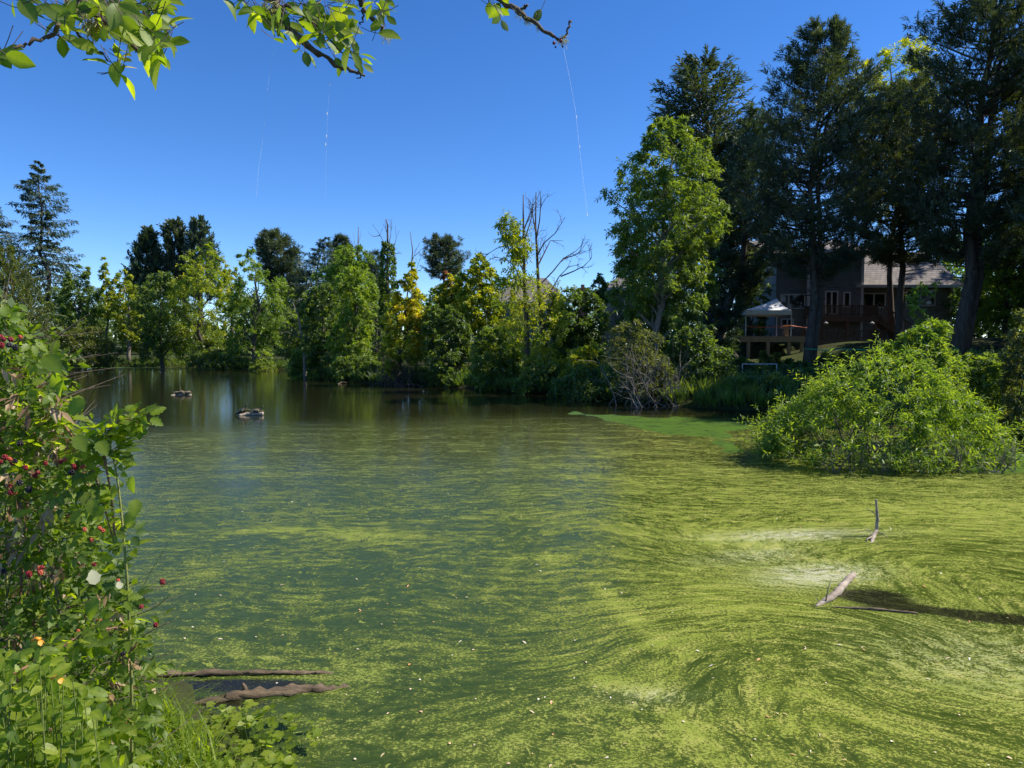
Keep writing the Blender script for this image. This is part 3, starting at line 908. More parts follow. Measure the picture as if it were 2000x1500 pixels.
snag('leaning_bare_tree', 'thin pale leaning trunk with bare twigs at the water edge', 42.2, (596, 712), [(594, 690), (590, 660), (586, 640), (582, 615), (571, 590)],
     [[(590, 662), (575, 655), (560, 648), (548, 650)], [(586, 640), (578, 630), (566, 610)], [(588, 650), (580, 652), (570, 640)]], rt=.10, seed=8, mat='barkpale', twig=3, rb=.02)

# the yellow tree with its brush of bare twigs
def brush(root, Y, px, py0, py1, hw, n, seed, mat='twig'):
    rng = np.random.default_rng(seed)
    mb = MB()
    for i in range(n):
        b = P(px + hw * .5 * rng.normal(), py1 + 3, Y); b.y += .5 * rng.normal(); b.z = max(b.z, -.1)
        t = P(px + hw * rng.uniform(-1.1, 1.1), py0 + (py1 - py0) * .7 * rng.random() ** 1.5, Y); t.y += .7 * rng.normal()
        v = np.array(t) - np.array(b)
        grow(mb, b, v, np.linalg.norm(v), .018, 1, rng, .14, .02, 4)
    return mb.build('bare_twigs', M[mat], root, smooth=True)
yt = decid('yellow_leaved_tree', 'tree turned golden yellow leaning over the water above a brush of bare twigs', 36,
           [(516, 802, 8), (545, 800, 22), (580, 792, 36), (615, 790, 52), (650, 796, 56), (690, 786, 54), (738, 770, 32)], 'yellow', seed=35, ncl=92, leaf=(.17, .10), base=785, tint=.5,
           hollow=.4, rc=.26, cv=.25)
brush(yt, 35.3, 785, 700, 752, 42, 60, 36)
conifer('pine_tree', 'dark flat topped pine with rust coloured dead needles beyond the yellow tree', 60,
        [(466, 862, 16), (485, 868, 36), (515, 868, 45), (545, 866, 40)], mat='pine', style='pine', seed=37, base=872, r=.22, nb=44, ns=24, k=10, leaf=(.30, .055), bare=10, rvar=.45)
decid('leafy_tree', 'slim tree with patches of rust orange leaves below the flat topped pine', 47,
      [(530, 868, 8), (555, 880, 26), (590, 885, 30), (630, 885, 26)], 'rust', seed=38, ncl=36, nsh=9, leaf=(.17, .1), base=882)
conifer('pine_tree', 'thin grey conifer half hidden behind the ivy covered snag', 62,
        [(500, 732, 6), (525, 734, 18), (560, 735, 24), (600, 735, 26)], mat='blue', style='pine', seed=39, r=.15, nb=45, ns=16, k=8, leaf=(.36, .06))
decid('leafy_tree', 'yellow and orange flecked small tree next to the golden tree', 39,
      [(540, 885, 12), (570, 880, 34), (605, 878, 38), (650, 880, 42)], 'yellow', seed=40, ncl=60, leaf=(.17, .09), base=880, tint=.3, cv=.22)
decid('leafy_tree', 'yellow green tree leaning towards the half dead ash', 36.5,
      [(500, 938, 12), (530, 938, 38), (570, 936, 52), (612, 930, 56), (660, 926, 52)], 'yelgreen', seed=41, ncl=85, leaf=(.17, .09), base=940, rc=.25, tint=.5, cv=.2)

# half dead ash: two trunks, leaves low down and on one side, bare tops
def ash():
    Y = 31.0
    rng = np.random.default_rng(44)
    b = P(1028, 745, Y); z0 = tz(b.x, Y)
    root = thing('half_dead_ash', 'two trunked ash with bare dead tops and leaves only lower down on the bank', 'tree', (b.x, Y, z0))
    t1 = [(b.x, Y, z0 - .2)] + polyp([(1029, 690), (1029, 640), (1026, 590), (1024, 540), (1023, 480), (1022, 420), (1022, 380)], Y)
    x2 = P(1066, 720, Y).x
    t2 = [(x2, Y + .5, tz(x2, Y + .5) - .2)] + polyp([(1064, 690), (1060, 640), (1056, 600), (1052, 560), (1049, 500), (1046, 440), (1047, 375)], Y + .5)
    for t, r in ((t1, .15), (t2, .16)):
        mb = MB(); mb.tube(t, r * np.linspace(1, .12, len(t)), 8)
        mb.build('trunk', M['bark'], root, smooth=True)
    wb = MB()
    brs = [[(1051, 560), (1080, 530), (1100, 505), (1125, 490), (1138, 478)], [(1100, 505), (1118, 500), (1140, 488)], [(1049, 500), (1062, 475), (1085, 455), (1104, 424)],
           [(1050, 520), (1065, 490), (1075, 470), (1100, 470)], [(1056, 590), (1075, 570), (1092, 540), (1110, 522), (1135, 515)], [(1095, 540), (1120, 530), (1140, 520), (1155, 505)],
           [(1047, 470), (1054, 430), (1056, 400), (1055, 372)], [(1046, 450), (1040, 420), (1041, 385)], [(1024, 470), (1037, 430), (1041, 400)],
           [(1023, 450), (1034, 420), (1044, 395)], [(1026, 540), (1010, 500), (995, 470), (985, 460)], [(1026, 570), (1005, 520), (985, 505), (962, 502)],
           [(1010, 515), (990, 478), (970, 485), (950, 498)], [(1060, 640), (1075, 600), (1085, 570), (1092, 550)]]
    for q in brs:
        p = polyp(q, Y + .3, .12 * rng.normal())
        wb.tube(p, .036 * np.linspace(1, .25, len(p)), 5, cap=False)
        for c in range(4):
            i = rng.integers(1, len(p)); v = np.array(p[i]) - np.array(p[i - 1]); L = np.linalg.norm(v)
            grow(wb, np.array(p[i - 1]) + v * rng.random(), v / L + .7 * rand_dir(1, rng)[0], .7, .014, 1, rng, nch=3)
    wb.build('branches', M['dead'], root, smooth=True)
    mb = MB()
    for prof, n, tn in (([(430, 992, 10), (455, 1000, 22), (490, 1006, 30), (525, 1010, 40), (560, 1012, 40)], 52, .4), ([(570, 1050, 40), (610, 1045, 62), (660, 1045, 60), (710, 1048, 52)], 64, .6)):
        rows = prof_m(prof, Y)
        for i in range(n):
            z = rng.uniform(rows[0, 0], rows[-1, 0]); w = np.interp(z, rows[:, 0], rows[:, 2]); x = np.interp(z, rows[:, 0], rows[:, 1])
            a = rng.random() * 6.28; rr = w * math.sqrt(rng.random())
            c = np.array((x + rr * math.cos(a), Y + rr * math.sin(a), z))
            S = 9
            d = rand_dir(S, rng); d[:, 2] += .3
            shoots(mb, c + .12 * rng.normal(size=(S, 3)), d, .35, 7, .16, .07, rng, .3, tn + .12 * rng.normal(), .8)
    mb.build('crown', M['yelgreen'], root)
ash()

# ------------------------------------------------------------------ shrubs and trees from the middle of the bank to the east
G_SH = None
decid('shrub', 'dark leafy shrub hanging over the water between the golden tree and the half dead ash', 35,
      [(600, 866, 34), (650, 872, 54), (700, 882, 62), (757, 886, 62)], 'dull', 'shrub', seed=50, multi=9, ncl=90, leaf=(.16, .08), r=.04)
decid('shrub', 'green shrub at the waterline just west of the ash trunks', 32.4,
      [(640, 962, 28), (675, 968, 46), (715, 966, 56), (764, 966, 54)], 'green', 'shrub', seed=51, multi=9, ncl=80, leaf=(.15, .08), r=.04)
decid('shrub', 'low tangle of leaves at the foot of the ash trunks', 29.9,
      [(715, 1060, 40), (735, 1060, 56), (765, 1050, 60)], 'green', 'shrub', seed=52, multi=7, ncl=46, leaf=(.14, .08), r=.03, tint=.6)
decid('hedge_tree', 'dark hedge tree below the brick chimney', 35.5,
      [(568, 1112, 40), (600, 1120, 60), (650, 1125, 66), (710, 1130, 60)], 'dull', seed=53, ncl=100, leaf=(.16, .09), base=1122, tint=.4)
decid('sapling', 'thin sapling with sparse crown against the sky next to the beige gable', 37,
      [(538, 1172, 6), (560, 1172, 18), (590, 1172, 24)], 'dull', seed=54, ncl=26, nsh=7, leaf=(.14, .08), base=1172, hollow=.5)
decid('shrub', 'yellow green sunlit shrub above the shaded bank slope', 29.6,
      [(682, 1140, 28), (702, 1142, 46), (732, 1130, 52)], 'yelgreen', 'shrub', seed=55, multi=6, ncl=50, leaf=(.14, .08), r=.03, tint=.6)
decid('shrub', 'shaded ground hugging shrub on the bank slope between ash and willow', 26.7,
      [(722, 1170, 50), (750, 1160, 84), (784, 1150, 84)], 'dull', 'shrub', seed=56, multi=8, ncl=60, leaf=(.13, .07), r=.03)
willow = decid('willow_shrub', 'grey green willow shrub with bare arching twigs at the shaded water edge', 24.3,
      [(632, 1238, 26), (660, 1240, 50), (700, 1248, 62), (745, 1268, 72), (792, 1278, 74)], 'silver', 'shrub', seed=57, multi=14, ncl=80, leaf=(.13, .035), r=.04, tint=.45, hollow=.55)
brush(willow, 23.3, 1270, 690, 792, 70, 30, 58, 'barkpale')
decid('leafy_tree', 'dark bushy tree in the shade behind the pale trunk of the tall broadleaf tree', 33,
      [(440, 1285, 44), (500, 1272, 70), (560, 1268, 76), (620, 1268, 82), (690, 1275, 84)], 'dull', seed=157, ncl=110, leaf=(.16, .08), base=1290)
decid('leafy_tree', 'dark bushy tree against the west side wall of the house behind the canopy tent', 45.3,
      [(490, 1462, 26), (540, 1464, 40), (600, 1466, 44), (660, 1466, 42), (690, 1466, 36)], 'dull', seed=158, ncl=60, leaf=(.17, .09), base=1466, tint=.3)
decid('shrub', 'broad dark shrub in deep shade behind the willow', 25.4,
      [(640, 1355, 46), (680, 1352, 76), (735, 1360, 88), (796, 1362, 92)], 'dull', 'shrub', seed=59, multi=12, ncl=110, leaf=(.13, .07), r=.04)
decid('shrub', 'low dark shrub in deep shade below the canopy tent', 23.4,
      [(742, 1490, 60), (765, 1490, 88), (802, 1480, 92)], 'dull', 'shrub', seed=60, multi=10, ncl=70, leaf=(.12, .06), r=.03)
decid('shrub', 'grassy looking shrub on the far shore with yellow lit top', 56.5,
      [(704, 512, 14), (714, 512, 30), (726, 514, 34)], 'green', 'shrub', seed=61, multi=6, ncl=24, leaf=(.2, .06), r=.03, tint=.8)
decid('shrub', 'rounded olive shrub at the far corner of the pond behind the bramble', 61,
      [(642, 160, 40), (675, 168, 58), (716, 178, 62)], 'olive', 'shrub', seed=62, multi=8, ncl=70, leaf=(.22, .1), r=.04, tint=.6)
decid('shrub', 'dull green shrub along the shore under the olive yellow tree', 61.5,
      [(690, 420, 40), (704, 420, 66), (721, 420, 70)], 'dull', 'shrub', seed=63, multi=7, ncl=46, leaf=(.22, .11), r=.03)
decid('shrub', 'mid green shrub at the shore under the leaning bare tree', 44.5,
      [(686, 600, 30), (712, 600, 46), (742, 604, 48)], 'green', 'shrub', seed=64, multi=7, ncl=44, leaf=(.17, .08), r=.03)
decid('shrub', 'dark shrub filling the bank below the lime green tree', 39.5,
      [(700, 700, 36), (722, 706, 50), (752, 708, 54)], 'green', 'shrub', seed=65, multi=7, ncl=48, leaf=(.16, .08), r=.03)

ash_like = decid('tall_broadleaf_tree', 'tall broadleaf tree with sunlit top standing alone in front of the dark conifers', 27,
      [(226, 1312, 20), (250, 1308, 50), (280, 1300, 72), (320, 1318, 100), (345, 1310, 112), (390, 1302, 126), (440, 1300, 118), (490, 1296, 120), (545, 1296, 112), (600, 1292, 96), (640, 1290, 70)],
      'green', seed=70, ncl=230, nsh=15, k=8, leaf=(.15, .055), rc=.20, base=1304, r=.16, bark='barkpale', limbs=50, hollow=.3, droop=.45, tint=.55, cv=.12)
conifer('conifer_tree', 'loose feathery conifer behind the tall broadleaf tree', 41,
        [(108, 1372, 20), (145, 1372, 46), (185, 1376, 80), (225, 1374, 96), (275, 1380, 92), (340, 1390, 86), (430, 1390, 92), (560, 1390, 92)],
        style='cedar', mat='pine', seed=71, r=.3, nb=170, ns=30, k=7, leaf=(.30, .075))
conifer('conifer_tree', 'dark mass of a conifer between broadleaf tree and twin trunked pine', 38.5,
        [(226, 1478, 14), (270, 1470, 46), (330, 1462, 70), (410, 1454, 80), (490, 1456, 80), (545, 1448, 68), (580, 1425, 46), (630, 1408, 40), (690, 1405, 30)],
        style='pine', seed=72, base=1450, r=.3, nb=110, ns=40, k=12, leaf=(.22, .042), bare=6)
conifer('pine_tree', 'great twin trunked pine in front of the two storey house wall', 33,
        [(48, 1612, 12), (80, 1612, 40), (125, 1606, 68), (180, 1604, 92), (235, 1600, 120), (295, 1588, 138), (355, 1580, 144), (415, 1584, 142), (470, 1590, 138), (520, 1592, 104), (548, 1592, 50)],
        style='pine', mat='pine', seed=73, base=1576, r=.21, twin=.40, nb=150, ns=42, k=11, leaf=(.23, .042), rvar=.42, bare=22)
conifer('pine_tree', 'straight single trunked pine in front of the low house wing', 36,
        [(165, 1772, 34), (205, 1758, 74), (280, 1750, 118), (350, 1752, 120), (410, 1756, 116), (460, 1760, 104), (500, 1765, 80), (525, 1765, 40)],
        style='pine', mat='pine', seed=74, base=1756, r=.20, nb=122, ns=40, k=11, leaf=(.24, .044), rvar=.42, bare=12)
decid('leafy_tree', 'tall yellow green broadleaf crown lit between the two biggest pines', 44,
      [(78, 1790, 26), (104, 1768, 62), (145, 1748, 80), (220, 1745, 80), (300, 1745, 72), (420, 1745, 60)], 'yelgreen', seed=75, ncl=120, leaf=(.18, .08), base=1745, r=.2, tint=.6)
conifer('pine_tree', 'largest pine with thick split trunk at the east end of the house', 30,
        [(-110, 1965, 30), (-40, 1955, 76), (20, 1945, 100), (80, 1935, 128), (140, 1928, 146), (210, 1918, 158), (300, 1910, 150), (380, 1900, 150), (440, 1898, 136), (490, 1898, 110), (525, 1900, 70)],
        style='pine', mat='pine', seed=76, base=1868, r=.29, twin=.5, nb=162, ns=44, k=11, leaf=(.23, .042), rvar=.42, bare=10)
conifer('pine_tree', 'pine cut by the picture edge east of the largest pine', 33,
        [(60, 2080, 40), (120, 2070, 80), (200, 2070, 110), (320, 2070, 120), (440, 2070, 110), (540, 2070, 90)], style='pine', mat='pine', seed=77, base=2075, r=.3, nb=60, ns=34, k=12, leaf=(.22, .042))
for i, (x, y, h, w_, lb) in enumerate(((38, 49, 17, 4.2, 'tall pine in the side yard at the east end of the house'), (46, 49, 19, 4.8, 'second pine in the side yard just outside the picture'),
        (36, 41, 18, 4.4, 'pine outside the picture nearest the house'), (29, 33, 18, 4.4, 'pine outside the picture beyond the east bank'), (30.5, 27.5, 17, 4.4, 'pine outside the picture over the east bank'),
        (29.6, 38.4, 17, 3.0, 'pine at the picture edge beyond the split trunk'), (22.5, 21.8, 15, 3.8, 'pine outside the picture close to the east shore'), (19.6, 24.4, 14.5, 1.9, 'slender pine just outside the picture above the east shore'), (24.5, 25.5, 17, 3.8, 'tall pine behind the slender pine on the east shore'))):
    cxp = 1000 + FPX * x / y
    def zp(z): return 675 - FPX * (z - CAMH) / y
    ww = FPX * w_ / y
    conifer('pine_tree', lb, y, [(zp(h + 2), cxp, ww * .2), (zp(h), cxp, ww * .5), (zp(h * .75), cxp, ww * .85), (zp(h * .5), cxp, ww), (zp(h * .28), cxp, ww * .9), (zp(h * .16), cxp, ww * .5)],
            style='pine', mat='pine', seed=300 + i, base=cxp, r=.25, nb=64, ns=22 if i not in (0, 5, 7) else 34, k=6 if i not in (0, 5, 7) else 9, leaf=(.62, .15) if i not in (0, 5, 7) else (.24, .05))
decid('leafy_tree', 'backlit bright green broadleaf tree under the boughs of the largest pine', 40,
      [(400, 1962, 46), (450, 1968, 80), (520, 1970, 88), (585, 1968, 86), (640, 1962, 70)], 'bright', seed=78, ncl=120, leaf=(.19, .11), base=1975, r=.16, tint=.5)
decid('leafy_tree', 'dark undergrowth tree beyond the fence east of the split trunk', 46,
      [(540, 1930, 60), (590, 1930, 90), (640, 1935, 90), (668, 1935, 80)], 'dull', seed=79, ncl=90, leaf=(.2, .11), base=1935, r=.12)
decid('sapling', 'lone sapling with few bright leaves in front of the house windows', 20.5,
      [(556, 1806, 26), (585, 1792, 24), (606, 1800, 22), (640, 1795, 14)], 'bright', seed=80, ncl=16, nsh=5, k=6, leaf=(.10, .05), base=1800, r=.02, hollow=.5, limbs=12, tint=.6)
decid('shrub', 'tall bright shoots of a shrub rising behind the island bush', 14.6,
      [(630, 1832, 18), (652, 1806, 46), (680, 1790, 62), (710, 1800, 64), (745, 1815, 70)], 'bright', 'shrub', seed=81, multi=14, ncl=64, nsh=9, k=8, leaf=(.11, .034), r=.018, hollow=.45, tint=.5)
decid('shrub', 'half shaded shrub on the east bank beside the island bush', 15.2,
      [(694, 1925, 30), (735, 1935, 56), (785, 1950, 66), (845, 1960, 62)], 'green', 'shrub', seed=82, multi=12, ncl=85, nsh=10, k=7, leaf=(.10, .04), r=.02, tint=.55)
decid('shrub', 'upright grey leaved shoots at the picture edge above the east bank', 14,
      [(612, 1996, 8), (650, 1992, 22), (700, 1995, 36), (760, 1998, 44), (830, 2000, 50)], 'silver', 'shrub', seed=83, multi=9, ncl=46, nsh=9, k=8, leaf=(.11, .03), r=.018, tint=.5)
decid('shrub', 'dim shrub on the slope below the split trunk', 18.5,
      [(690, 1880, 44), (718, 1884, 60), (765, 1886, 60)], 'dull', 'shrub', seed=84, multi=8, ncl=60, nsh=10, leaf=(.11, .05), r=.02)

for i, (px, pt, pb, hw, Yb, lb) in enumerate(((1625, 692, 730, 52, 36, 'added dark low shrub standing in for shade on the slope beneath the lower deck'), (1712, 690, 728, 50, 35, 'added dark low shrub standing in for shade on the slope below the deck stairs'),
        (1550, 706, 742, 44, 32, 'added dark low shrub standing in for shade beside the base of the twin trunked pine'), (1800, 690, 735, 50, 30, 'added dark low shrub standing in for shade between the single trunked pine and the split trunk'), (1500, 690, 735, 46, 37, 'added dark low shrub standing in for shade among the posts under the canopy platform'),
        (1440, 700, 745, 40, 31, 'added dark low shrub standing in for shade at the foot of the dark conifer mass'))):
    decid('shrub', lb, Yb, [(pt, px, hw * .5), ((pt + pb) / 2, px, hw), (pb, px, hw * 1.1)], 'dull', 'shrub', seed=420 + i, multi=6, ncl=34, leaf=(.12, .06), r=.02, tint=.3)  # dark shrubs added to cover the sunlit lawn, in place of deep shade
# bush standing in the water
def island_bush():
    Y = 12.4
    prof = [(706, 1752, 22), (722, 1742, 74), (745, 1730, 122), (770, 1722, 150), (800, 1716, 186), (835, 1706, 224), (868, 1702, 258), (890, 1706, 248), (905, 1745, 190), (914, 1800, 90)]
    def tips(mb, rng):
        rows = prof_m(prof, Y)
        n = 420
        z = rows[0, 0] + .1 + (rows[-1, 0] - rows[0, 0]) * rng.random(n); w = np.interp(z, rows[:, 0], rows[:, 2]); x = np.interp(z, rows[:, 0], rows[:, 1])
        a = rng.random(n) * 6.28; rr = .82 + .16 * rng.random(n)
        p = np.stack([x + w * rr * np.cos(a), Y + .75 * w * rr * np.sin(a), z], -1)
        d = np.stack([.7 * np.cos(a), .7 * np.sin(a), .75 + 0 * a], -1) + .3 * rng.normal(size=(n, 3))
        shoots(mb, p, d, (.18 + .45 * rng.random(n) ** 2.2), 13, .092, .023, rng, .15, .62 + .15 * rng.normal(size=n), .75, .1, fwd=.6)
    root = decid('island_bush', 'wide bright willow bush spreading out of the algae covered water', Y, prof, 'bright', 'bush', seed=90, multi=60, ncl=180, nsh=13, k=8, extra=tips,
                 leaf=(.088, .024), rc=.15, r=.018, hollow=.72, droop=.2, tint=.45, cv=.24, depth=.75, gaps=.16, lump=.03, base=1715, spread=.75)
    # the nearest leaves are pieces of their own
    rng = np.random.default_rng(91)
    rows = prof_m(prof, Y)
    mes = [leaf_mesh("willow_leaf", .085 + .014 * i, .022 + .002 * i, M['bright'], 4, 0, .2, .25, .55 + .1 * i) for i in range(3)]
    for i in range(300):
        z = rng.uniform(rows[0, 0] + .1, rows[-1, 0])
        w = np.interp(z, rows[:, 0], rows[:, 2]); x = np.interp(z, rows[:, 0], rows[:, 1])
        a = -PI / 2 + rng.uniform(-1.25, 1.25)
        p = Vector((x + 1.0 * w * math.cos(a), Y + .78 * w * math.sin(a), max(z, .03)))
        d = Vector((math.cos(a), math.sin(a), rng.uniform(-.5, .7))) + Vector(rng.normal(size=3) * .5)
        place('leaf', mes[i % 3], root, frame(p, d, Vector((0, 0, 1)) + Vector(rng.normal(size=3) * .4), .8 + .5 * rng.random()))
    # bare stems low down on the water side
    wb = MB()
    for i in range(46):
        x = rng.uniform(P(1560, 900, Y).x, P(1900, 900, Y).x)
        p = np.array((x, Y - 1.0 - .3 * rng.random(), -.08))
        grow(wb, p, (rng.normal() * .5, -.25 + .3 * rng.normal(), .8), .55, .011, 1, rng, nch=3)
    wb.build('bare_stems', M['barkpale'], root, smooth=True)

# ------------------------------------------------------------------ single leaves
def leaf_geo(l, w, seg=5, tooth=0.0, fold=.18, curl=.15, peak=.42, tint=.5):
    V, T = [], []
    for i in range(seg + 1):
        t = i / seg
        e = math.log(.5) / math.log(peak)
        hw = .5 * w * math.sin(PI * min(max(t, .0), 1) ** e) ** .8 if 0 < t < 1 else .02 * w
        if tooth and 0 < i < seg: hw *= 1 + tooth * (1 if i % 2 else -1)
        z = -curl * l * t * t
        V += [(-hw, t * l, z + fold * hw), (0, t * l, z), (hw, t * l, z + fold * hw)]
        T += [tint - .12, tint + .22, tint - .06]
    F = []
    for i in range(seg):
        a = i * 3
        F += [(a, a + 1, a + 4, a + 3), (a + 1, a + 2, a + 5, a + 4)]
    return np.array(V), np.array(F), np.clip(T, 0, 1)

def leaf_mesh(name, l, w, m, seg=5, tooth=0, fold=.18, curl=.15, tint=.5, peak=.42):
    mb = MB(); mb.add(*leaf_geo(l, w, seg, tooth, fold, curl, peak, tint))
    return mb.mesh(name, m, True)

def compound_mesh(name, n, l, w, m, rng, tint, tooth=.20, seg=8):
    mb = MB()
    st = l * .55
    angs = {3: (0, 72, -72), 5: (0, 48, -48, 105, -105)}[n]
    for q, an in enumerate(angs):
        V, F, T = leaf_geo(l * (1.0 if q == 0 else .82 - .06 * (q > 2)), w * (1.0 if q == 0 else .85), seg, tooth, .22 + .1 * rng.random(), .1 + .2 * rng.random(), .40, tint + .06 * rng.normal())
        a = R(an + 6 * rng.normal())
        Rm = np.array(((math.cos(a), -math.sin(a), 0), (math.sin(a), math.cos(a), 0), (0, 0, 1)))
        tilt = R(-18 * rng.random() - 4)
        Tm = np.array(((1, 0, 0), (0, math.cos(tilt), -math.sin(tilt)), (0, math.sin(tilt), math.cos(tilt))))
        V = V @ Tm.T; V[:, 1] += .012
        V = V @ Rm.T; V[:, 1] += st
        mb.add(V, F, T)
    mb.tube([(0, 0, 0), (0, st * .5, .004), (0, st, 0)], .0011, 3, .3)
    return mb.mesh(name, m, True)
island_bush()

# ------------------------------------------------------------------ far trees and grass nobody could count
def treeline():
    rng = np.random.default_rng(100)
    mb = MB()
    def mass(px0, px1, pyt, pyb, Y0, Y1, n, s):
        px = rng.uniform(px0, px1, n); Yv = rng.uniform(Y0, Y1, n)
        top = pyt + 9 * np.sin(px * .05) + 6 * np.sin(px * .13 + 1)
        py = top + (pyb - top) * rng.random(n)
        c = np.array([tuple(P(a, b, y)) for a, b, y in zip(px, py, Yv)])
        ci = np.repeat(np.arange(n), 10)
        d = rand_dir(n * 10, rng)
        shoots(mb, c[ci] + d * s * 1.2 * rng.random((n * 10, 1)), d, s, 6, s * .55, s * .28, rng, .3, np.repeat(np.clip(.4 + .2 * rng.normal(size=n), 0, 1), 10))
    mass(-260, 400, 598, 690, 98, 112, 420, .9)
    mass(400, 480, 640, 690, 90, 100, 90, .8)
    mass(470, 760, 590, 690, 84, 100, 290, .9)
    mass(560, 1180, 588, 690, 66, 76, 360, .7)
    mass(1180, 1420, 560, 690, 52, 58, 180, .6)
    mass(1840, 2300, 470, 660, 60, 74, 240, .8)
    o = mb.build("treeline", M['dull'], None, origin=(0, 90, 2))
    o["kind"] = "stuff"
treeline()

def bank_growth():
    rng = np.random.default_rng(101)
    mb = MB()
    E = []
    n = len(POND)
    L = np.array([np.linalg.norm(POND[(i + 1) % n] - POND[i]) for i in range(n)])
    sel = [i for i in range(n) if POND[i][1] > 8 and POND[(i + 1) % n][1] > 8 and not (5 <= i <= 7)]
    pr = L[sel] * np.array([2.0 if POND[i][1] < 45 else 1 for i in sel]); pr /= pr.sum()
    N = 4200
    ei = rng.choice(sel, N, p=pr)
    t = rng.random(N)
    p = POND[ei] * (1 - t)[:, None] + POND[(ei + 1) % n] * t[:, None]
    e = nrm(POND[(ei + 1) % n] - POND[ei])
    out = np.stack([e[:, 1], -e[:, 0]], -1)
    test = poly_sd(p[:, 0] + out[:, 0] * .5, p[:, 1] + out[:, 1] * .5, POND)
    out *= np.where(test > 0, 1, -1)[:, None]
    d = rng.random(N) ** 1.5 * 2.4 - .05
    x = p[:, 0] + out[:, 0] * d; y = p[:, 1] + out[:, 1] * d
    z = np.maximum(terrain(x, y), -.05)
    P0 = np.stack([x, y, z], -1)
    D = np.stack([.35 * rng.normal(size=N) - .3 * out[:, 0], .35 * rng.normal(size=N) - .3 * out[:, 1], np.ones(N)], -1)
    h = .35 + .45 * rng.random(N)
    tint = np.clip(.45 + .25 * np.sin(x * .6 + y * .4) + .15 * rng.normal(size=N), 0, 1)
    shoots(mb, P0, D, h * .4, 9, .5, .035, rng, -.5, tint, .35, 0, fwd=.9)
    o = mb.build("bank_grass", M['green'], None, origin=(0, 30, .2))
    o["kind"] = "stuff"
bank_growth()

def yard_cover():
    rng = np.random.default_rng(102)
    mb = MB()
    N = 3600
    x = rng.uniform(3, 30, N); y = rng.uniform(14, 41, N)
    sd = poly_sd(x, y, POND)
    k = (sd > .8) & (sd < 15)
    x, y = x[k], y[k]; n = len(x)
    P0 = np.stack([x, y, terrain(x, y)], -1)
    D = np.stack([.5 * rng.normal(size=n), .5 * rng.normal(size=n), np.ones(n)], -1)
    shoots(mb, P0, D, .15 + .35 * rng.random(n), 8, .16, .09, rng, .2, np.clip(.4 + .2 * rng.normal(size=n), 0, 1), .8)
    o = mb.build("ground_cover", M['dull'], None, origin=(14, 28, .8))
    o["kind"] = "stuff"
yard_cover()

# ------------------------------------------------------------------ houses
def siding_mat(name, c0, c1, pitch=.18):
    m, nt, out = newmat(name)
    tc = nd(nt, "ShaderNodeTexCoord")
    sx = nd(nt, "ShaderNodeSeparateXYZ"); nt.links.new(tc.outputs["Object"], sx.inputs[0])
    md = nd(nt, "ShaderNodeMath", operation='FRACT')
    mu = nd(nt, "ShaderNodeMath", operation='MULTIPLY'); mu.inputs[1].default_value = 1 / pitch
    nt.links.new(sx.outputs["Z"], mu.inputs[0]); nt.links.new(mu.outputs[0], md.inputs[0])
    no = nd(nt, "ShaderNodeTexNoise"); no.inputs["Scale"].default_value = 3; no.inputs["Detail"].default_value = 6
    nt.links.new(tc.outputs["Object"], no.inputs[0])
    rp = ramp(nt, [(.3, c0), (.7, c1)], no.outputs[0])
    b = nd(nt, "ShaderNodeBsdfPrincipled"); b.inputs["Roughness"].default_value = .7
    nt.links.new(rp.outputs[0], b.inputs["Base Color"])
    bu = nd(nt, "ShaderNodeBump"); bu.inputs["Strength"].default_value = 1; bu.inputs["Distance"].default_value = -.03
    nt.links.new(md.outputs[0], bu.inputs["Height"]); nt.links.new(bu.outputs[0], b.inputs["Normal"])
    nt.links.new(b.outputs[0], out.inputs[0])
    return m
def shingle_mat(name, c0, c1):
    m, nt, out = newmat(name)
    tc = nd(nt, "ShaderNodeTexCoord")
    br = nd(nt, "ShaderNodeTexBrick"); br.inputs["Scale"].default_value = 1.0
    br.inputs["Brick Width"].default_value = .33; br.inputs["Row Height"].default_value = .16; br.inputs["Mortar Size"].default_value = .012
    br.inputs["Color1"].default_value = (*c0, 1); br.inputs["Color2"].default_value = (*c1, 1); br.inputs["Mortar"].default_value = (c0[0] * .4, c0[1] * .4, c0[2] * .4, 1)
    mp = nd(nt, "ShaderNodeMapping"); mp.inputs["Rotation"].default_value = (R(90), 0, 0)
    nt.links.new(tc.outputs["Object"], mp.inputs[0]); nt.links.new(mp.outputs[0], br.inputs[0])
    no = nd(nt, "ShaderNodeTexNoise"); no.inputs["Scale"].default_value = 1.5; no.inputs["Detail"].default_value = 6
    nt.links.new(tc.outputs["Object"], no.inputs[0])
    mx = nd(nt, "ShaderNodeMix", data_type='RGBA', blend_type='MULTIPLY'); mx.inputs[0].default_value = .7
    r = ramp(nt, [(.3, .6), (.7, 1.1)], no.outputs[0])
    nt.links.new(br.outputs[0], mx.inputs["A"]); nt.links.new(r.outputs[0], mx.inputs["B"])
    b = nd(nt, "ShaderNodeBsdfPrincipled"); b.inputs["Roughness"].default_value = .9
    nt.links.new(mx.outputs["Result"], b.inputs["Base Color"])
    bu = nd(nt, "ShaderNodeBump"); bu.inputs["Strength"].default_value = .6; bu.inputs["Distance"].default_value = .015
    nt.links.new(br.outputs["Fac"], bu.inputs["Height"]); bu.invert = True
    nt.links.new(bu.outputs[0], b.inputs["Normal"])
    nt.links.new(b.outputs[0], out.inputs[0])
    return m
def plain(name, c, rough=.6, spec=.4):
    m, nt, out = newmat(name)
    b = nd(nt, "ShaderNodeBsdfPrincipled"); b.inputs["Base Color"].default_value = (*c, 1)
    b.inputs["Roughness"].default_value = rough; b.inputs["Specular IOR Level"].default_value = spec
    nt.links.new(b.outputs[0], out.inputs[0]); return m
M['siding'] = siding_mat("beige_siding", (.15, .138, .115), (.19, .176, .148))
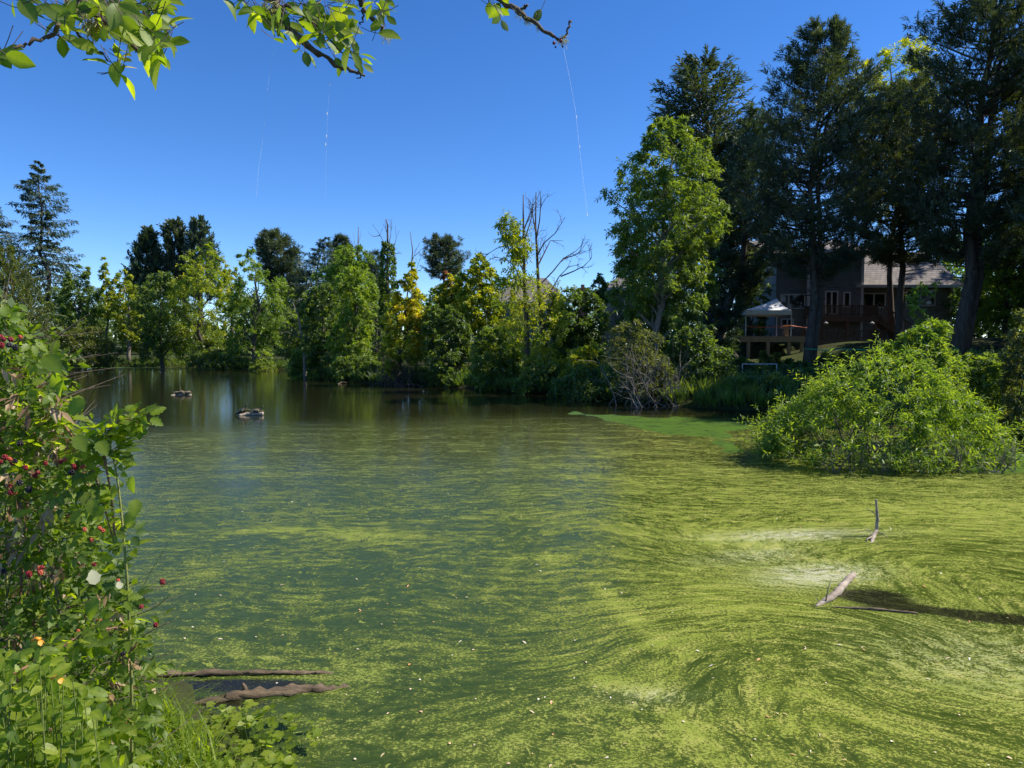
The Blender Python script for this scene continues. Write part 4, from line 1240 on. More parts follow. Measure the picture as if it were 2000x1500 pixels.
M['shingle'] = shingle_mat("grey_brown_shingles", (.20, .175, .16), (.27, .235, .21))
M['trim'] = simple_mat("white_trim", [(.3, (.46, .45, .42)), (.7, (.56, .55, .52))], 5, bump=.1)
M['glass'] = plain("dark_window_glass", (.012, .014, .016), .05, .6)
M['deckwood'] = simple_mat("brown_deck_wood", [(.3, (.085, .052, .036)), (.7, (.15, .095, .065))], 6, (1, 1, .3), bump=.4)
M['newwood'] = simple_mat("tan_lumber", [(.3, (.26, .17, .10)), (.7, (.38, .26, .16))], 6, (1, 1, .3), bump=.3)
M['canvas'] = simple_mat("white_canopy_cloth", [(.3, (.72, .74, .76)), (.7, (.80, .81, .82))], 3, bump=.3, bdist=.03)
M['metal'] = plain("white_painted_pole", (.62, .64, .66), .4)
M['orange'] = plain("orange_tape", (.75, .16, .05), .6)
M['greenrope'] = plain("green_rope", (.06, .42, .24), .6)
M['brick'] = simple_mat("chimney_brick", [(.3, (.20, .10, .07)), (.7, (.34, .19, .13))], 12, (1, 1, 3), bump=.5)

def win(root, px0, py0, px1, py1, Y, panes=2, frame_m='trim', name='window', split=None):
    a, b = P(px0, py1, Y), P(px1, py0, Y)
    t, dp = .09, .07
    f = MB()
    f.box(a.x, b.x, Y - dp, Y - .002, b.z - t, b.z); f.box(a.x, b.x, Y - dp, Y - .002, a.z, a.z + t)
    xs = [a.x] + [a.x + (b.x - a.x) * q for q in (split or [i / panes for i in range(1, panes)])] + [b.x]
    for i, x in enumerate(xs):
        x0 = x if i == 0 else (x - t if i == len(xs) - 1 else x - t / 2)
        f.box(x0, x0 + t, Y - dp + .003, Y - .004, a.z + t, b.z - t)
    w = f.build(name, M[frame_m], root)
    for i in range(len(xs) - 1):
        g = MB(); g.box(xs[i] + (t if i == 0 else t / 2), xs[i + 1] - (t if i == len(xs) - 2 else t / 2), Y - .03, Y - .006, a.z + t, b.z - t)
        g.build('pane', M['glass'], w)
    return w

def slab(mb, q, th):
    """thick roof plane from 4 corners (counter-clockwise from below left)"""
    q = [np.array(v, float) for v in q]
    n = nrm(np.cross(q[1] - q[0], q[3] - q[0]))
    V = [v for v in q] + [v - n * th for v in q]
    mb.add(V, [(0, 1, 2, 3), (7, 6, 5, 4), (0, 4, 5, 1), (1, 5, 6, 2), (2, 6, 7, 3), (3, 7, 4, 0)])

def house():
    Y = 46.0
    c = P(1700, 640, Y)
    g = tz(c.x, Y)
    root = thing('house', 'beige two storey house with low shingled wing behind the pines', 'house', (c.x, Y + 3, g))
    wl, wr, wt = P(1672, 640, Y).x, P(1858, 640, Y).x, P(1700, 556, Y).z
    mb = MB(); mb.box(wl, wr, Y, Y + 8, g - 1.2, wt - .05); mb.build('wall', M['siding'], root)
    Yt = 45.4
    tl, tr, tt = P(1578, 640, Yt).x, P(1684, 640, Yt).x, P(1640, 491, Yt).z
    mb = MB(); mb.box(tl, tr, Yt, Y + 8.2, g - 1.3, tt - .05); mb.build('wall', M['siding'], root)
    ll, lt = P(1512, 640, Y).x, P(1540, 498, Y).z
    mb = MB(); mb.box(ll, tl - .003, Y - .2, Y + 8.1, g - 1.3, lt - .05); mb.build('wall', M['siding'], root)
    # wing roof
    ev = P(1700, 557, Y - .6).z; rz = P(1700, 492, Y + 4.0).z
    mb = MB()
    slab(mb, [(tr + .003, Y - .6, ev), (wr + .5, Y - .6, ev), (wr + .5, Y + 4, rz), (tr + .003, Y + 4, rz)], .16)
    slab(mb, [(wr + .5, Y + 8.6, ev), (tr + .003, Y + 8.6, ev), (tr + .003, Y + 4.01, rz), (wr + .5, Y + 4.01, rz)], .16)
    rf = mb.build('roof', M['shingle'], root)
    gu = MB(); gu.box(wl - .35, wr + .5, Y - .72, Y - .605, ev - .15, ev + .02); gu.build('gutter', M['trim'], rf)
    sk = MB(); p = P(1722, 497, Y + 3.2); sk.box(p.x - .25, p.x + .25, Y + 2.9, Y + 3.5, p.z - .25, p.z + .12); sk.build('roof_vent', M['trim'], rf)
    ge = MB(); ge.add([(wr, Y, ev - .1), (wr, Y + 8, ev - .1), (wr, Y + 4, rz - .2), (wr - .1, Y, ev - .1), (wr - .1, Y + 8, ev - .1), (wr - .1, Y + 4, rz - .2)], [(0, 1, 2), (5, 4, 3)])
    ge.build('gable', M['siding'], root)
    # tower hip roof
    pk = P(1645, 467, Yt + 3.6); e0, e1 = tl - .5, tr + .5; f0, f1 = Yt - .6, Yt + 8; tz_ = tt
    mb = MB()
    A, B, Cc, D = (e0, f0, tz_), (e1, f0, tz_), (e1, f1, tz_), (e0, f1, tz_)
    p1, p2 = (pk.x - .5, pk.y, pk.z), (pk.x - .5, pk.y + 1.2, pk.z)
    mb.add([A, B, Cc, D, p1, p2], [(0, 1, 4), (2, 3, 5)]); mb.add([A, B, Cc, D, p1, p2], [(1, 2, 5, 4), (3, 0, 4, 5)])
    mb.build('roof', M['shingle'], root)
    mb = MB(); mb.box(e0, e1, f0, f1, tz_ - .22, tz_ - .004); mb.build('eave', M['trim'], root)
    # west roof
    mb = MB(); ez = lt; rz2 = P(1540, 470, Y + 4).z
    slab(mb, [(ll - .5, Y - .8, ez), (tl - .6, Y - .8, ez), (tl - .6, Y + 4, rz2), (ll - .5, Y + 4, rz2)], .16)
    slab(mb, [(tl - .6, Y + 8.8, ez), (ll - .5, Y + 8.8, ez), (ll - .5, Y + 4.01, rz2), (tl - .6, Y + 4.01, rz2)], .16)
    r2 = mb.build('roof', M['shingle'], root)
    sk = MB(); p = P(1545, 490, Y + 1.2); sk.box(p.x - .5, p.x + .5, Y + .8, Y + 1.6, p.z - .3, p.z + .12); sk.build('skylight', M['trim'], r2)
    # corner boards
    for x, y0, z1 in ((wr - .07, Y, wt), (tr - .07, Yt, tt - .3), (tl - .02, Yt, tt - .3)):
        mb = MB(); mb.box(x - .07, x + .09, y0 - .03, y0 + .12, g - 1, z1 - .06); mb.build('corner_board', M['trim'], root)
    win(root, 1682, 572, 1730, 602, Y); win(root, 1768, 565, 1827, 598, Y)
    win(root, 1616, 497, 1639, 535, Yt, 1); win(root, 1594, 571, 1604, 599, Yt, 1, 'siding'); win(root, 1646, 570, 1661, 600, Yt, 1)
    win(root, 1523, 574, 1573, 604, Y - .2, 2, split=[.33]); win(root, 1524, 622, 1550, 642, Y - .2, 2)
    d = win(root, 1610, 568, 1637, 615, Yt, 2, 'trim', 'door')
house()

def railing(root, pts, zt, zb, m='deckwood', step=.13):
    """top rail, bottom rail and thin balusters between points"""
    r, bl = MB(), MB()
    for a, b in zip(pts[:-1], pts[1:]):
        a = np.array(a, float); b = np.array(b, float)
        L = np.linalg.norm(b[:2] - a[:2])
        r.bar((*a[:2], a[2] + zt), (*b[:2], b[2] + zt), .12, .06)
        r.bar((*a[:2], a[2] + zb), (*b[:2], b[2] + zb), .06, .06)
        for i in range(1, int(L / step)):
            p = a + (b - a) * i / int(L / step)
            bl.box(p[0] - .02, p[0] + .02, p[1] - .02, p[1] + .02, p[2] + zb, p[2] + zt - .03)
    o = r.build('rail', M[m], root)
    if bl.n: bl.build('balusters', M[m], root, kind='stuff')
    return o

def deck(name, label, px0, px1, py, Y0, Y1, rail_py, m='deckwood', posts=(), board_dir=1, extra=None):
    a, b = P(px0, py, Y0), P(px1, py, Y0)
    root = thing(name, label, 'deck', ((a.x + b.x) / 2, (Y0 + Y1) / 2, tz((a.x + b.x) / 2, Y0)))
    n = int((Y1 - Y0) / .15)
    for i in range(n):
        mb = MB(); y = Y0 + (Y1 - Y0) * i / n
        mb.box(a.x, b.x, y + .004, y + (Y1 - Y0) / n - .008, a.z - .04, a.z + .004 * (i % 3)); mb.build('plank', M[m], root)
    f = MB(); f.box(a.x - .02, b.x + .02, Y0 - .05, Y0 - .002, a.z - .32, a.z + .01); f.build('fascia', M[m], root)
    for q in posts:
        mb = MB(); p = P(q, py, Y0 + .12)
        mb.box(p.x - .08, p.x + .08, Y0 + .03, Y0 + .19, tz(p.x, Y0) - .3, a.z - .045); mb.build('post', M[m], root)
    if rail_py:
        h = P(px0, rail_py, Y0).z - a.z
        pts = [(a.x + .06, Y1 - .1, a.z), (a.x + .06, Y0 + .06, a.z), (b.x - .06, Y0 + .06, a.z), (b.x - .06, Y1 - .1, a.z)]
        railing(root, pts, h, .1, m)
        k = 5
        for i in range(k + 1):
            x = a.x + .06 + (b.x - a.x - .12) * i / k
            mb = MB(); mb.box(x - .05, x + .05, Y0 + .012, Y0 + .11, a.z, a.z + h + .08); mb.build('rail_post', M[m], root)
    if extra: extra(root, a, b)
    return root
def stairs(root, a, b):
    p, q = P(1714, 618, 43.6), P(1776, 662, 43.6)
    for y in (43.5, 44.5):
        mb = MB(); mb.bar((p.x, y, p.z - .15), (q.x, y, q.z - .15), .06, .28); mb.build('stringer', M['deckwood'], root)
    for i in range(9):
        t = (i + .5) / 9
        mb = MB(); x = p.x + (q.x - p.x) * t; z = p.z + (q.z - p.z) * t
        mb.box(x - .14, x + .14, 43.53, 44.47, z - .02, z + .02); mb.build('step', M['deckwood'], root)
    railing(root, [(p.x, 43.46, p.z), (q.x, 43.46, q.z)], .85, .1, 'deckwood', .16)
deck('upper_deck', 'brown upper deck with railing and stairs on the house', 1592, 1716, 618, 43.4, 45.38, 597, posts=(1600, 1655, 1710), extra=stairs)
deck('lower_deck', 'low dark deck with railing beneath the upper deck', 1578, 1732, 663, 42.0, 43.3, 646, posts=(1590, 1650, 1725))
deck('tent_deck', 'tan lumber platform on tall posts under the white canopy', 1446, 1572, 657, 41.0, 44.0, None, 'newwood', posts=(1462, 1500, 1541, 1566))

def tent():
    Yf, Yb = 41.3, 43.9
    a, b = P(1457, 606, Yf), P(1546, 606, Yf)
    z0, ze = P(1457, 657, 41.0).z + .01, a.z
    pk = P(1517, 583, 42.6)
    root = thing('canopy_tent', 'white pop up canopy with pointed roof standing on the lumber platform', 'tent', ((a.x + b.x) / 2, 42.6, z0))
    xr = b.x + .12
    cs = [(a.x, Yf), (b.x, Yf), (xr, Yb), (a.x + .12, Yb)]
    mb = MB()
    n = 8
    for i in range(4):
        p, q = cs[i], cs[(i + 1) % 4]
        V, F = [], []
        for u in range(n + 1):
            for v in range(5):
                s_, w_ = u / n, v / 4
                ex, ey = p[0] + (q[0] - p[0]) * s_, p[1] + (q[1] - p[1]) * s_
                V.append((ex + (pk.x - ex) * w_, ey + (pk.y - ey) * w_, ze + (pk.z - ze) * w_ - .10 * math.sin(PI * w_) - .05 * math.sin(PI * s_) * (1 - w_)))
        for u in range(n):
            for v in range(4):
                k = u * 5 + v
                F.append((k, k + 5, k + 6, k + 1))
        mb.add(V, F)
    cn = mb.build('canopy', M['canvas'], root)
    vb = MB()
    for i in range(4):
        p, q = cs[i], cs[(i + 1) % 4]
        vb.bar((p[0], p[1], ze - .12), (q[0], q[1], ze - .12), .015, .26)
    vb.build('valance', M['canvas'], cn)
    for x, y in cs:
        mb = MB(); mb.bar((x, y, z0), (x, y, ze - .02), .045); mb.build('leg', M['metal'], root)
    tape = MB()
    p = [P(1456, 638, 41.2), P(1500, 639, 41.2), P(1546, 636, 41.2), P(1572, 640, 41.4), P(1588, 639, 41.5)]
    tape.tube(p, .02, 4)
    o = tape.build('orange_tape', M['orange'], None, origin=p[0]); tag(o, 'orange tape strung between the canopy legs', 'tape')
    bx = MB(); q = P(1535, 656, 41.5); bx.box(q.x - .12, q.x + .12, 41.4, 41.7, z0, P(1535, 636, 41.5).z)
    bx.box(q.x - .14, q.x + .14, 41.38, 41.72, P(1535, 636, 41.5).z + .002, P(1535, 635, 41.5).z + .03)
    o = bx.build('wooden_cabinet', M['newwood'], None, origin=(q.x, 41.55, z0)); tag(o, 'narrow upright tan wooden cabinet beneath the canopy', 'cabinet')
tent()

def pipes():
    a, b = P(1450, 711, 30), P(1517, 711, 30)
    root = thing('pipe_frame', 'thin white pipe frame standing on the shaded lawn below the canopy', 'frame', (b.x, 30, tz(b.x, 30)))
    mb = MB(); mb.tube([a, (a + b) / 2, b], .018, 6); mb.build('crossbar', M['metal'], root)
    for p in (a, b):
        mb = MB(); mb.tube([p, Vector((p.x, p.y, tz(p.x, 30) - .1))], .018, 6); mb.build('upright', M['metal'], root)
    p = [P(1572, 681, 32.7), P(1600, 683, 32.6), P(1606, 684.5, 32.6), P(1640, 682, 32.3), P(1760, 685, 31), P(1850, 682, 29.6), P(1872, 681, 29.5)]
    mb = MB(); mb.tube(p, .022, 5)
    o = mb.build('green_rope', M['greenrope'], None, origin=p[0]); tag(o, 'green rope stretched between the pine trunks below the decks', 'rope')
    for px, nm in ((1613, 'pale hanging lamp under the west half of the upper deck'), (1703, 'pale hanging lamp under the stair end of the upper deck')):
        q = P(px, 631, 43.3)
        mb = MB(); rr = np.array((.015, .015, .13, .12)); mb.tube([(q.x, q.y, q.z + .18), (q.x, q.y, q.z + .10), (q.x, q.y, q.z + .02), (q.x, q.y, q.z - .06)], rr, 8)
        o = mb.build('hanging_lamp', M['trim'], None, origin=(q.x, q.y, q.z + .18)); tag(o, nm, 'lamp')
pipes()

def far_house(name, label, Y, px0, px1, eave, ridge, hip, chim=None, depth=7, wm='siding'):
    a, b = P(px0, eave, Y), P(px1, eave, Y)
    g = tz((a.x + b.x) / 2, Y)
    rz = P(px0, ridge, Y + depth / 2).z
    root = thing(name, label, 'house', ((a.x + b.x) / 2, Y, g))
    mb = MB(); mb.box(a.x + .4, b.x - .4, Y + .4, Y + depth - .4, g - .3, a.z); w = mb.build('wall', M[wm], root)
    mb = MB()
    A, B, Cc, D = (a.x, Y, a.z), (b.x, Y, a.z), (b.x, Y + depth, a.z), (a.x, Y + depth, a.z)
    p1, p2 = (a.x + hip, Y + depth / 2, rz), (b.x - hip, Y + depth / 2, rz)
    mb.add([A, B, Cc, D, p1, p2], [(1, 2, 5), (3, 0, 4)]); mb.add([A, B, Cc, D, p1, p2], [(0, 1, 5, 4), (2, 3, 4, 5)])
    mb.add([(v[0], v[1], v[2] - .12) for v in (A, B, Cc, D)], [(3, 2, 1, 0)])
    rf = mb.build('roof', M['shingle'], root)
    mb = MB(); mb.box(a.x - .02, b.x + .02, Y - .08, Y - .002, a.z - .2, a.z + .02); mb.build('gutter', M['trim'], rf)
    win(root, px0 + (px1 - px0) * .4, eave + 12, px0 + (px1 - px0) * .7, eave + 34, Y + .4)
    if chim:
        q = P(chim[0], chim[1], Y + depth / 2)
        mb = MB(); mb.box(q.x - .4, q.x + .4, q.y - .3, q.y + .3, g, q.z); mb.box(q.x - .48, q.x + .48, q.y - .38, q.y + .38, q.z + .002, q.z + .15)
        mb.box(q.x - .15, q.x + .15, q.y - .15, q.y + .15, q.z + .152, q.z + .45)
        mb.build('chimney', M['brick'], root)
far_house('house', 'distant house with grey brown hipped roof and brick chimney behind the half dead ash', 60, 962, 1112, 590, 543, 1.8, (1138, 566))
far_house('house', 'distant pale house corner with eave showing beside the tall broadleaf tree', 52, 1184, 1270, 562, 535, 1.6)

# ------------------------------------------------------------------ logs, sticks and turtles in the water
M['wetlog'] = simple_mat("wet_log", [(.3, (.05, .036, .024)), (.52, (.16, .115, .07)), (.7, (.27, .20, .12))], 14, (.35, 1, 1), bump=.9, bdist=.02)
M['drylog'] = simple_mat("weathered_log", [(.3, (.20, .155, .115)), (.7, (.52, .43, .33))], 12, (.3, 1, 1), bump=.7, bdist=.01)
M['shell'] = simple_mat("turtle_shell", [(.3, (.09, .065, .04)), (.7, (.26, .19, .12))], 40, bump=.4, rough=.45, bdist=.004)
M['skin'] = simple_mat("turtle_skin", [(.35, (.04, .045, .02)), (.7, (.16, .15, .06))], 60, (1, 4, 1), bump=.2, rough=.5)

def log(name, label, pts, rad, m, seed, n=10, rough=.12, cat='log', kids=None, flat=1.0):
    rng = np.random.default_rng(seed)
    p = np.array([tuple(q) for q in pts], float)
    t = np.linspace(0, 1, 26); s = np.linspace(0, 1, len(p))
    q = np.stack([np.interp(t, s, p[:, i]) for i in range(3)], -1)
    q[:, 2] += .12 * float(np.mean(rad)) * np.cumsum(rng.normal(size=26)) * .3
    r = np.interp(t, np.linspace(0, 1, len(np.atleast_1d(rad))), np.atleast_1d(rad)) if not np.isscalar(rad) else np.full(26, rad)
    r = r * (1 + rough * rng.normal(size=26))
    mb = MB(); mb.tube(q, r, n)
    V = mb.V[0]; ax = np.repeat(q, n, 0)
    V[:] = ax + (V - ax) * (1 + rough * rng.normal(size=(len(V), 1)))
    o = mb.build(name, M[m], None, smooth=True, origin=q[13])
    tag(o, label, cat)
    if kids:
        for kn, kp, kr in kids:
            kb = MB(); kb.tube(kp, np.linspace(kr, kr * .35, len(kp)), 6)
            kb.build(kn, M[m], o, smooth=True)
    return o
def onw(px, py, dz=0):
    v = W(px, py); return Vector((v.x, v.y, dz))
log('log', 'straight half sunken log lying nearest the open pond at the bramble foot', [onw(250, 1321, .0), onw(430, 1318, .008), onw(560, 1317, .008), onw(650, 1314, -.006)], np.array((.017, .018, .016, .012)), 'wetlog', 1, rough=.2)
log('log', 'knotted brown log with peeling bark close to the grassy bank', [onw(310, 1384, -.006), onw(430, 1366, -.002), onw(490, 1360, .008), onw(570, 1352, .006), onw(640, 1346, -.004), onw(690, 1340, -.02)],
    np.array((.018, .024, .034, .030, .026, .012)), 'wetlog', 2, rough=.26, kids=[('stub', [onw(480, 1358, .02), onw(478, 1358, .05), onw(474, 1358, .07)], .018)])
log('log', 'pale bark covered log piece sticking out of the scum in the eddy', [onw(1592, 1184, -.012), onw(1612, 1176, .012), onw(1632, 1166, .022), onw(1648, 1148, .026), onw(1656, 1138, .026), onw(1668, 1128, .03)], np.array((.012, .024, .030, .029, .027, .024)), 'drylog', 3, rough=.11,
    kids=[('twig', [onw(1613, 1178, .02), onw(1616, 1178, .10), onw(1622, 1178, .19)], .006), ('twig', [onw(1602, 1180, .01), onw(1597, 1179, .03), onw(1592, 1179, .06)], .005)])
log('stick', 'thin dark stick floating flat beside the pale log piece', [onw(1625, 1186, .0), onw(1700, 1191, .008), onw(1792, 1199, .004)], np.array((.006, .012, .008)), 'wetlog', 4, cat='stick')
log('stick', 'forked dead branch standing upright out of the algae', [onw(1700, 1064, -.03), onw(1706, 1050, .02), onw(1712, 1046, .06), onw(1713, 1046, .18), onw(1711, 1046, .28), onw(1709, 1046, .39)],
    np.array((.018, .022, .018, .016, .014, .010)), 'drylog', 5, cat='stick', rough=.1,
    kids=[('twig', [onw(1712, 1046, .20), onw(1704, 1046, .25), onw(1690, 1045, .29)], .007), ('twig', [onw(1706, 1050, .02), onw(1694, 1056, .02), onw(1692, 1060, -.01)], .010),
          ('twig', [onw(1710, 1047, .04), onw(1724, 1049, .04), onw(1734, 1051, .0)], .008), ('twig', [onw(1704, 1052, .02), onw(1698, 1046, .05), onw(1689, 1042, .06)], .006)])
log('log', 'pale basking log with sawn end carrying two turtles', [onw(466, 812, .01), onw(480, 811, .02), onw(500, 811, .03), onw(514, 811, .03)], np.array((.035, .05, .055, .06)), 'drylog', 6, rough=.05)
log('log', 'farther slim basking log carrying three small turtles', [onw(332, 772, -.02), onw(345, 771, .02), onw(360, 771, .02), onw(374, 771, .01)], np.array((.02, .035, .04, .03)), 'drylog', 7, rough=.06)
log('stick', 'grey branch lying at the water edge below the lime green tree', [onw(660, 750, .0), onw(668, 749, .08), onw(677, 749, .05)], np.array((.02, .028, .018)), 'wetlog', 8, cat='stick')

def turtle(label, px, py, dz, s, yaw, tilt, neck=.5):
    b = onw(px, py, dz)
    root = thing('turtle', label, 'turtle', b, 'turtles basking on the logs')
    Rm = Matrix.Translation(b) @ Matrix.Rotation(yaw, 4, 'Z') @ Matrix.Rotation(-tilt, 4, 'Y') @ Matrix.Scale(s, 4)
    def tr(pts): return [Rm @ Vector(p) for p in pts]
    # carapace: dome over a flat rim
    mb = MB(); nu, nv = 14, 6
    V = []
    for j in range(nv + 1):
        f = j / nv
        for i in range(nu):
            a = 2 * PI * i / nu
            rr = math.cos(f * PI / 2) ** .8
            V.append((.5 * rr * math.cos(a) * 1.05, .40 * rr * math.sin(a), .10 + .24 * math.sin(f * PI / 2) * (1 - .03 * (i % 2))))
    k = len(V)
    for i in range(nu):
        a = 2 * PI * i / nu; V.append((.40 * math.cos(a), .32 * math.sin(a), .03))
    F = [(j * nu + i, j * nu + (i + 1) % nu, (j + 1) * nu + (i + 1) % nu, (j + 1) * nu + i) for j in range(nv) for i in range(nu)]
    F += [(k + i, k + (i + 1) % nu, (i + 1) % nu, i) for i in range(nu)]
    mb.add([tuple(Rm @ Vector(v)) for v in V], F)
    mb.build('shell', M['shell'], root, smooth=True)
    body = MB()
    body.tube(tr([(-.42, 0, .10), (-.2, 0, .09), (.2, 0, .09), (.42, 0, .12), (.56, 0, .12 + .14 * neck), (.64, 0, .14 + .30 * neck), (.74, 0, .17 + .34 * neck), (.82, 0, .16 + .32 * neck)]),
              np.array((.10, .26, .26, .14, .075, .07, .095, .05)) * s, 8)
    for sx, sy in ((.33, .30), (.33, -.30), (-.33, .28), (-.33, -.28)):
        body.tube(tr([(sx * .8, sy * .8, .10), (sx * 1.25, sy * 1.35, .06), (sx * 1.35, sy * 1.6, -.01), (sx * 1.6, sy * 1.7, -.02)]), np.array((.10, .085, .07, .04)) * s, 6)
    body.tube(tr([(-.42, 0, .09), (-.58, .02, .03), (-.66, .03, .0)]), np.array((.05, .03, .012)) * s, 5)
    body.build('body', M['skin'], root, smooth=True)
turtle('larger turtle with dark belly propped on the low end of the near basking log', 474, 811, .085, .31, R(-25), R(24), .9)
turtle('turtle with raised head near the sawn end of the near basking log', 502, 811, .10, .26, R(-10), R(4), 1.2)
turtle('flat small turtle on the thin end of the farther log', 346, 771, .065, .24, R(190), R(0), .3)
turtle('turtle stretching its neck up in the middle of the farther log', 357, 771, .07, .27, R(170), R(20), 1.4)
turtle('round shelled turtle at the thick end of the farther log', 366, 771, .06, .29, R(20), R(8), .4)

def litter():
    rng = np.random.default_rng(130)
    mb = MB()
    for i in range(330):
        px, py = rng.uniform(200, 2000), 800 + 700 * rng.random() ** 1.2
        p = W(px, py)
        if float(poly_sd(np.array([p.x]), np.array([p.y]), POND)[0]) > -.15: continue
        V, F, T = leaf_geo(.012 + .034 * rng.random() ** 2, .007 + .010 * rng.random(), 3, 0, .3, .2, .45, .5)
        a = rng.random() * 6.28
        Rm = np.array(((math.cos(a), -math.sin(a), 0), (math.sin(a), math.cos(a), 0), (0, 0, 1)))
        V = V @ Rm.T + np.array((p.x, p.y, .006))
        mb.add(V, F, min(max(rng.random(), 0), 1))
    m = leaf_mat("fallen_leaf", [(0, (.20, .20, .05)), (.35, (.42, .33, .18)), (.7, (.60, .55, .44)), (1, (.55, .27, .10))], trans=(1, 1, 1), mix=.2)
    o = mb.build("floating_leaf_litter", m, None, origin=(0, 6, 0)); o["kind"] = "stuff"
litter()

# ------------------------------------------------------------------ overhanging tree above the camera
M['near'] = leaf_mat("near_leaf", [(0, (.042, .075, .010)), (.5, (.092, .135, .013)), (1, (.165, .195, .022))], trans=(2.9, 2.9, .5), mix=.55, gloss=.022, veins=True)
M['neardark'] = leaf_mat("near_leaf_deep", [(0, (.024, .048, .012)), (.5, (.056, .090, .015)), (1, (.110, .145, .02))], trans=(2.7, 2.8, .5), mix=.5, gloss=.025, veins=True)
M['nearyellow'] = leaf_mat("near_leaf_yellow", [(0, (.20, .19, .03)), (.5, (.38, .32, .05)), (1, (.50, .42, .10))], trans=(1.4, 1.3, .6), mix=.45)
M['lichen'] = leaf_mat("lichen", [(0, (.12, .13, .05)), (1, (.30, .28, .14))], mix=.2)
M['berryred'] = plain("red_berry", (.24, .016, .02), .3, .5)
M['berryblack'] = plain("black_berry", (.016, .008, .016), .25, .5)
M['berryorange'] = plain("unripe_berry", (.52, .10, .05), .35, .5)
M['cane'] = simple_mat("bramble_cane", [(.3, (.20, .09, .06)), (.7, (.36, .20, .12))], 30, bump=.2, bdist=.002)
M['canegreen'] = simple_mat("green_cane", [(.3, (.17, .20, .05)), (.7, (.30, .30, .09))], 30, bump=.2, bdist=.002)
M['stemgreen'] = simple_mat("green_stem", [(.3, (.10, .15, .03)), (.7, (.2, .24, .06))], 30, bump=.1, bdist=.002)

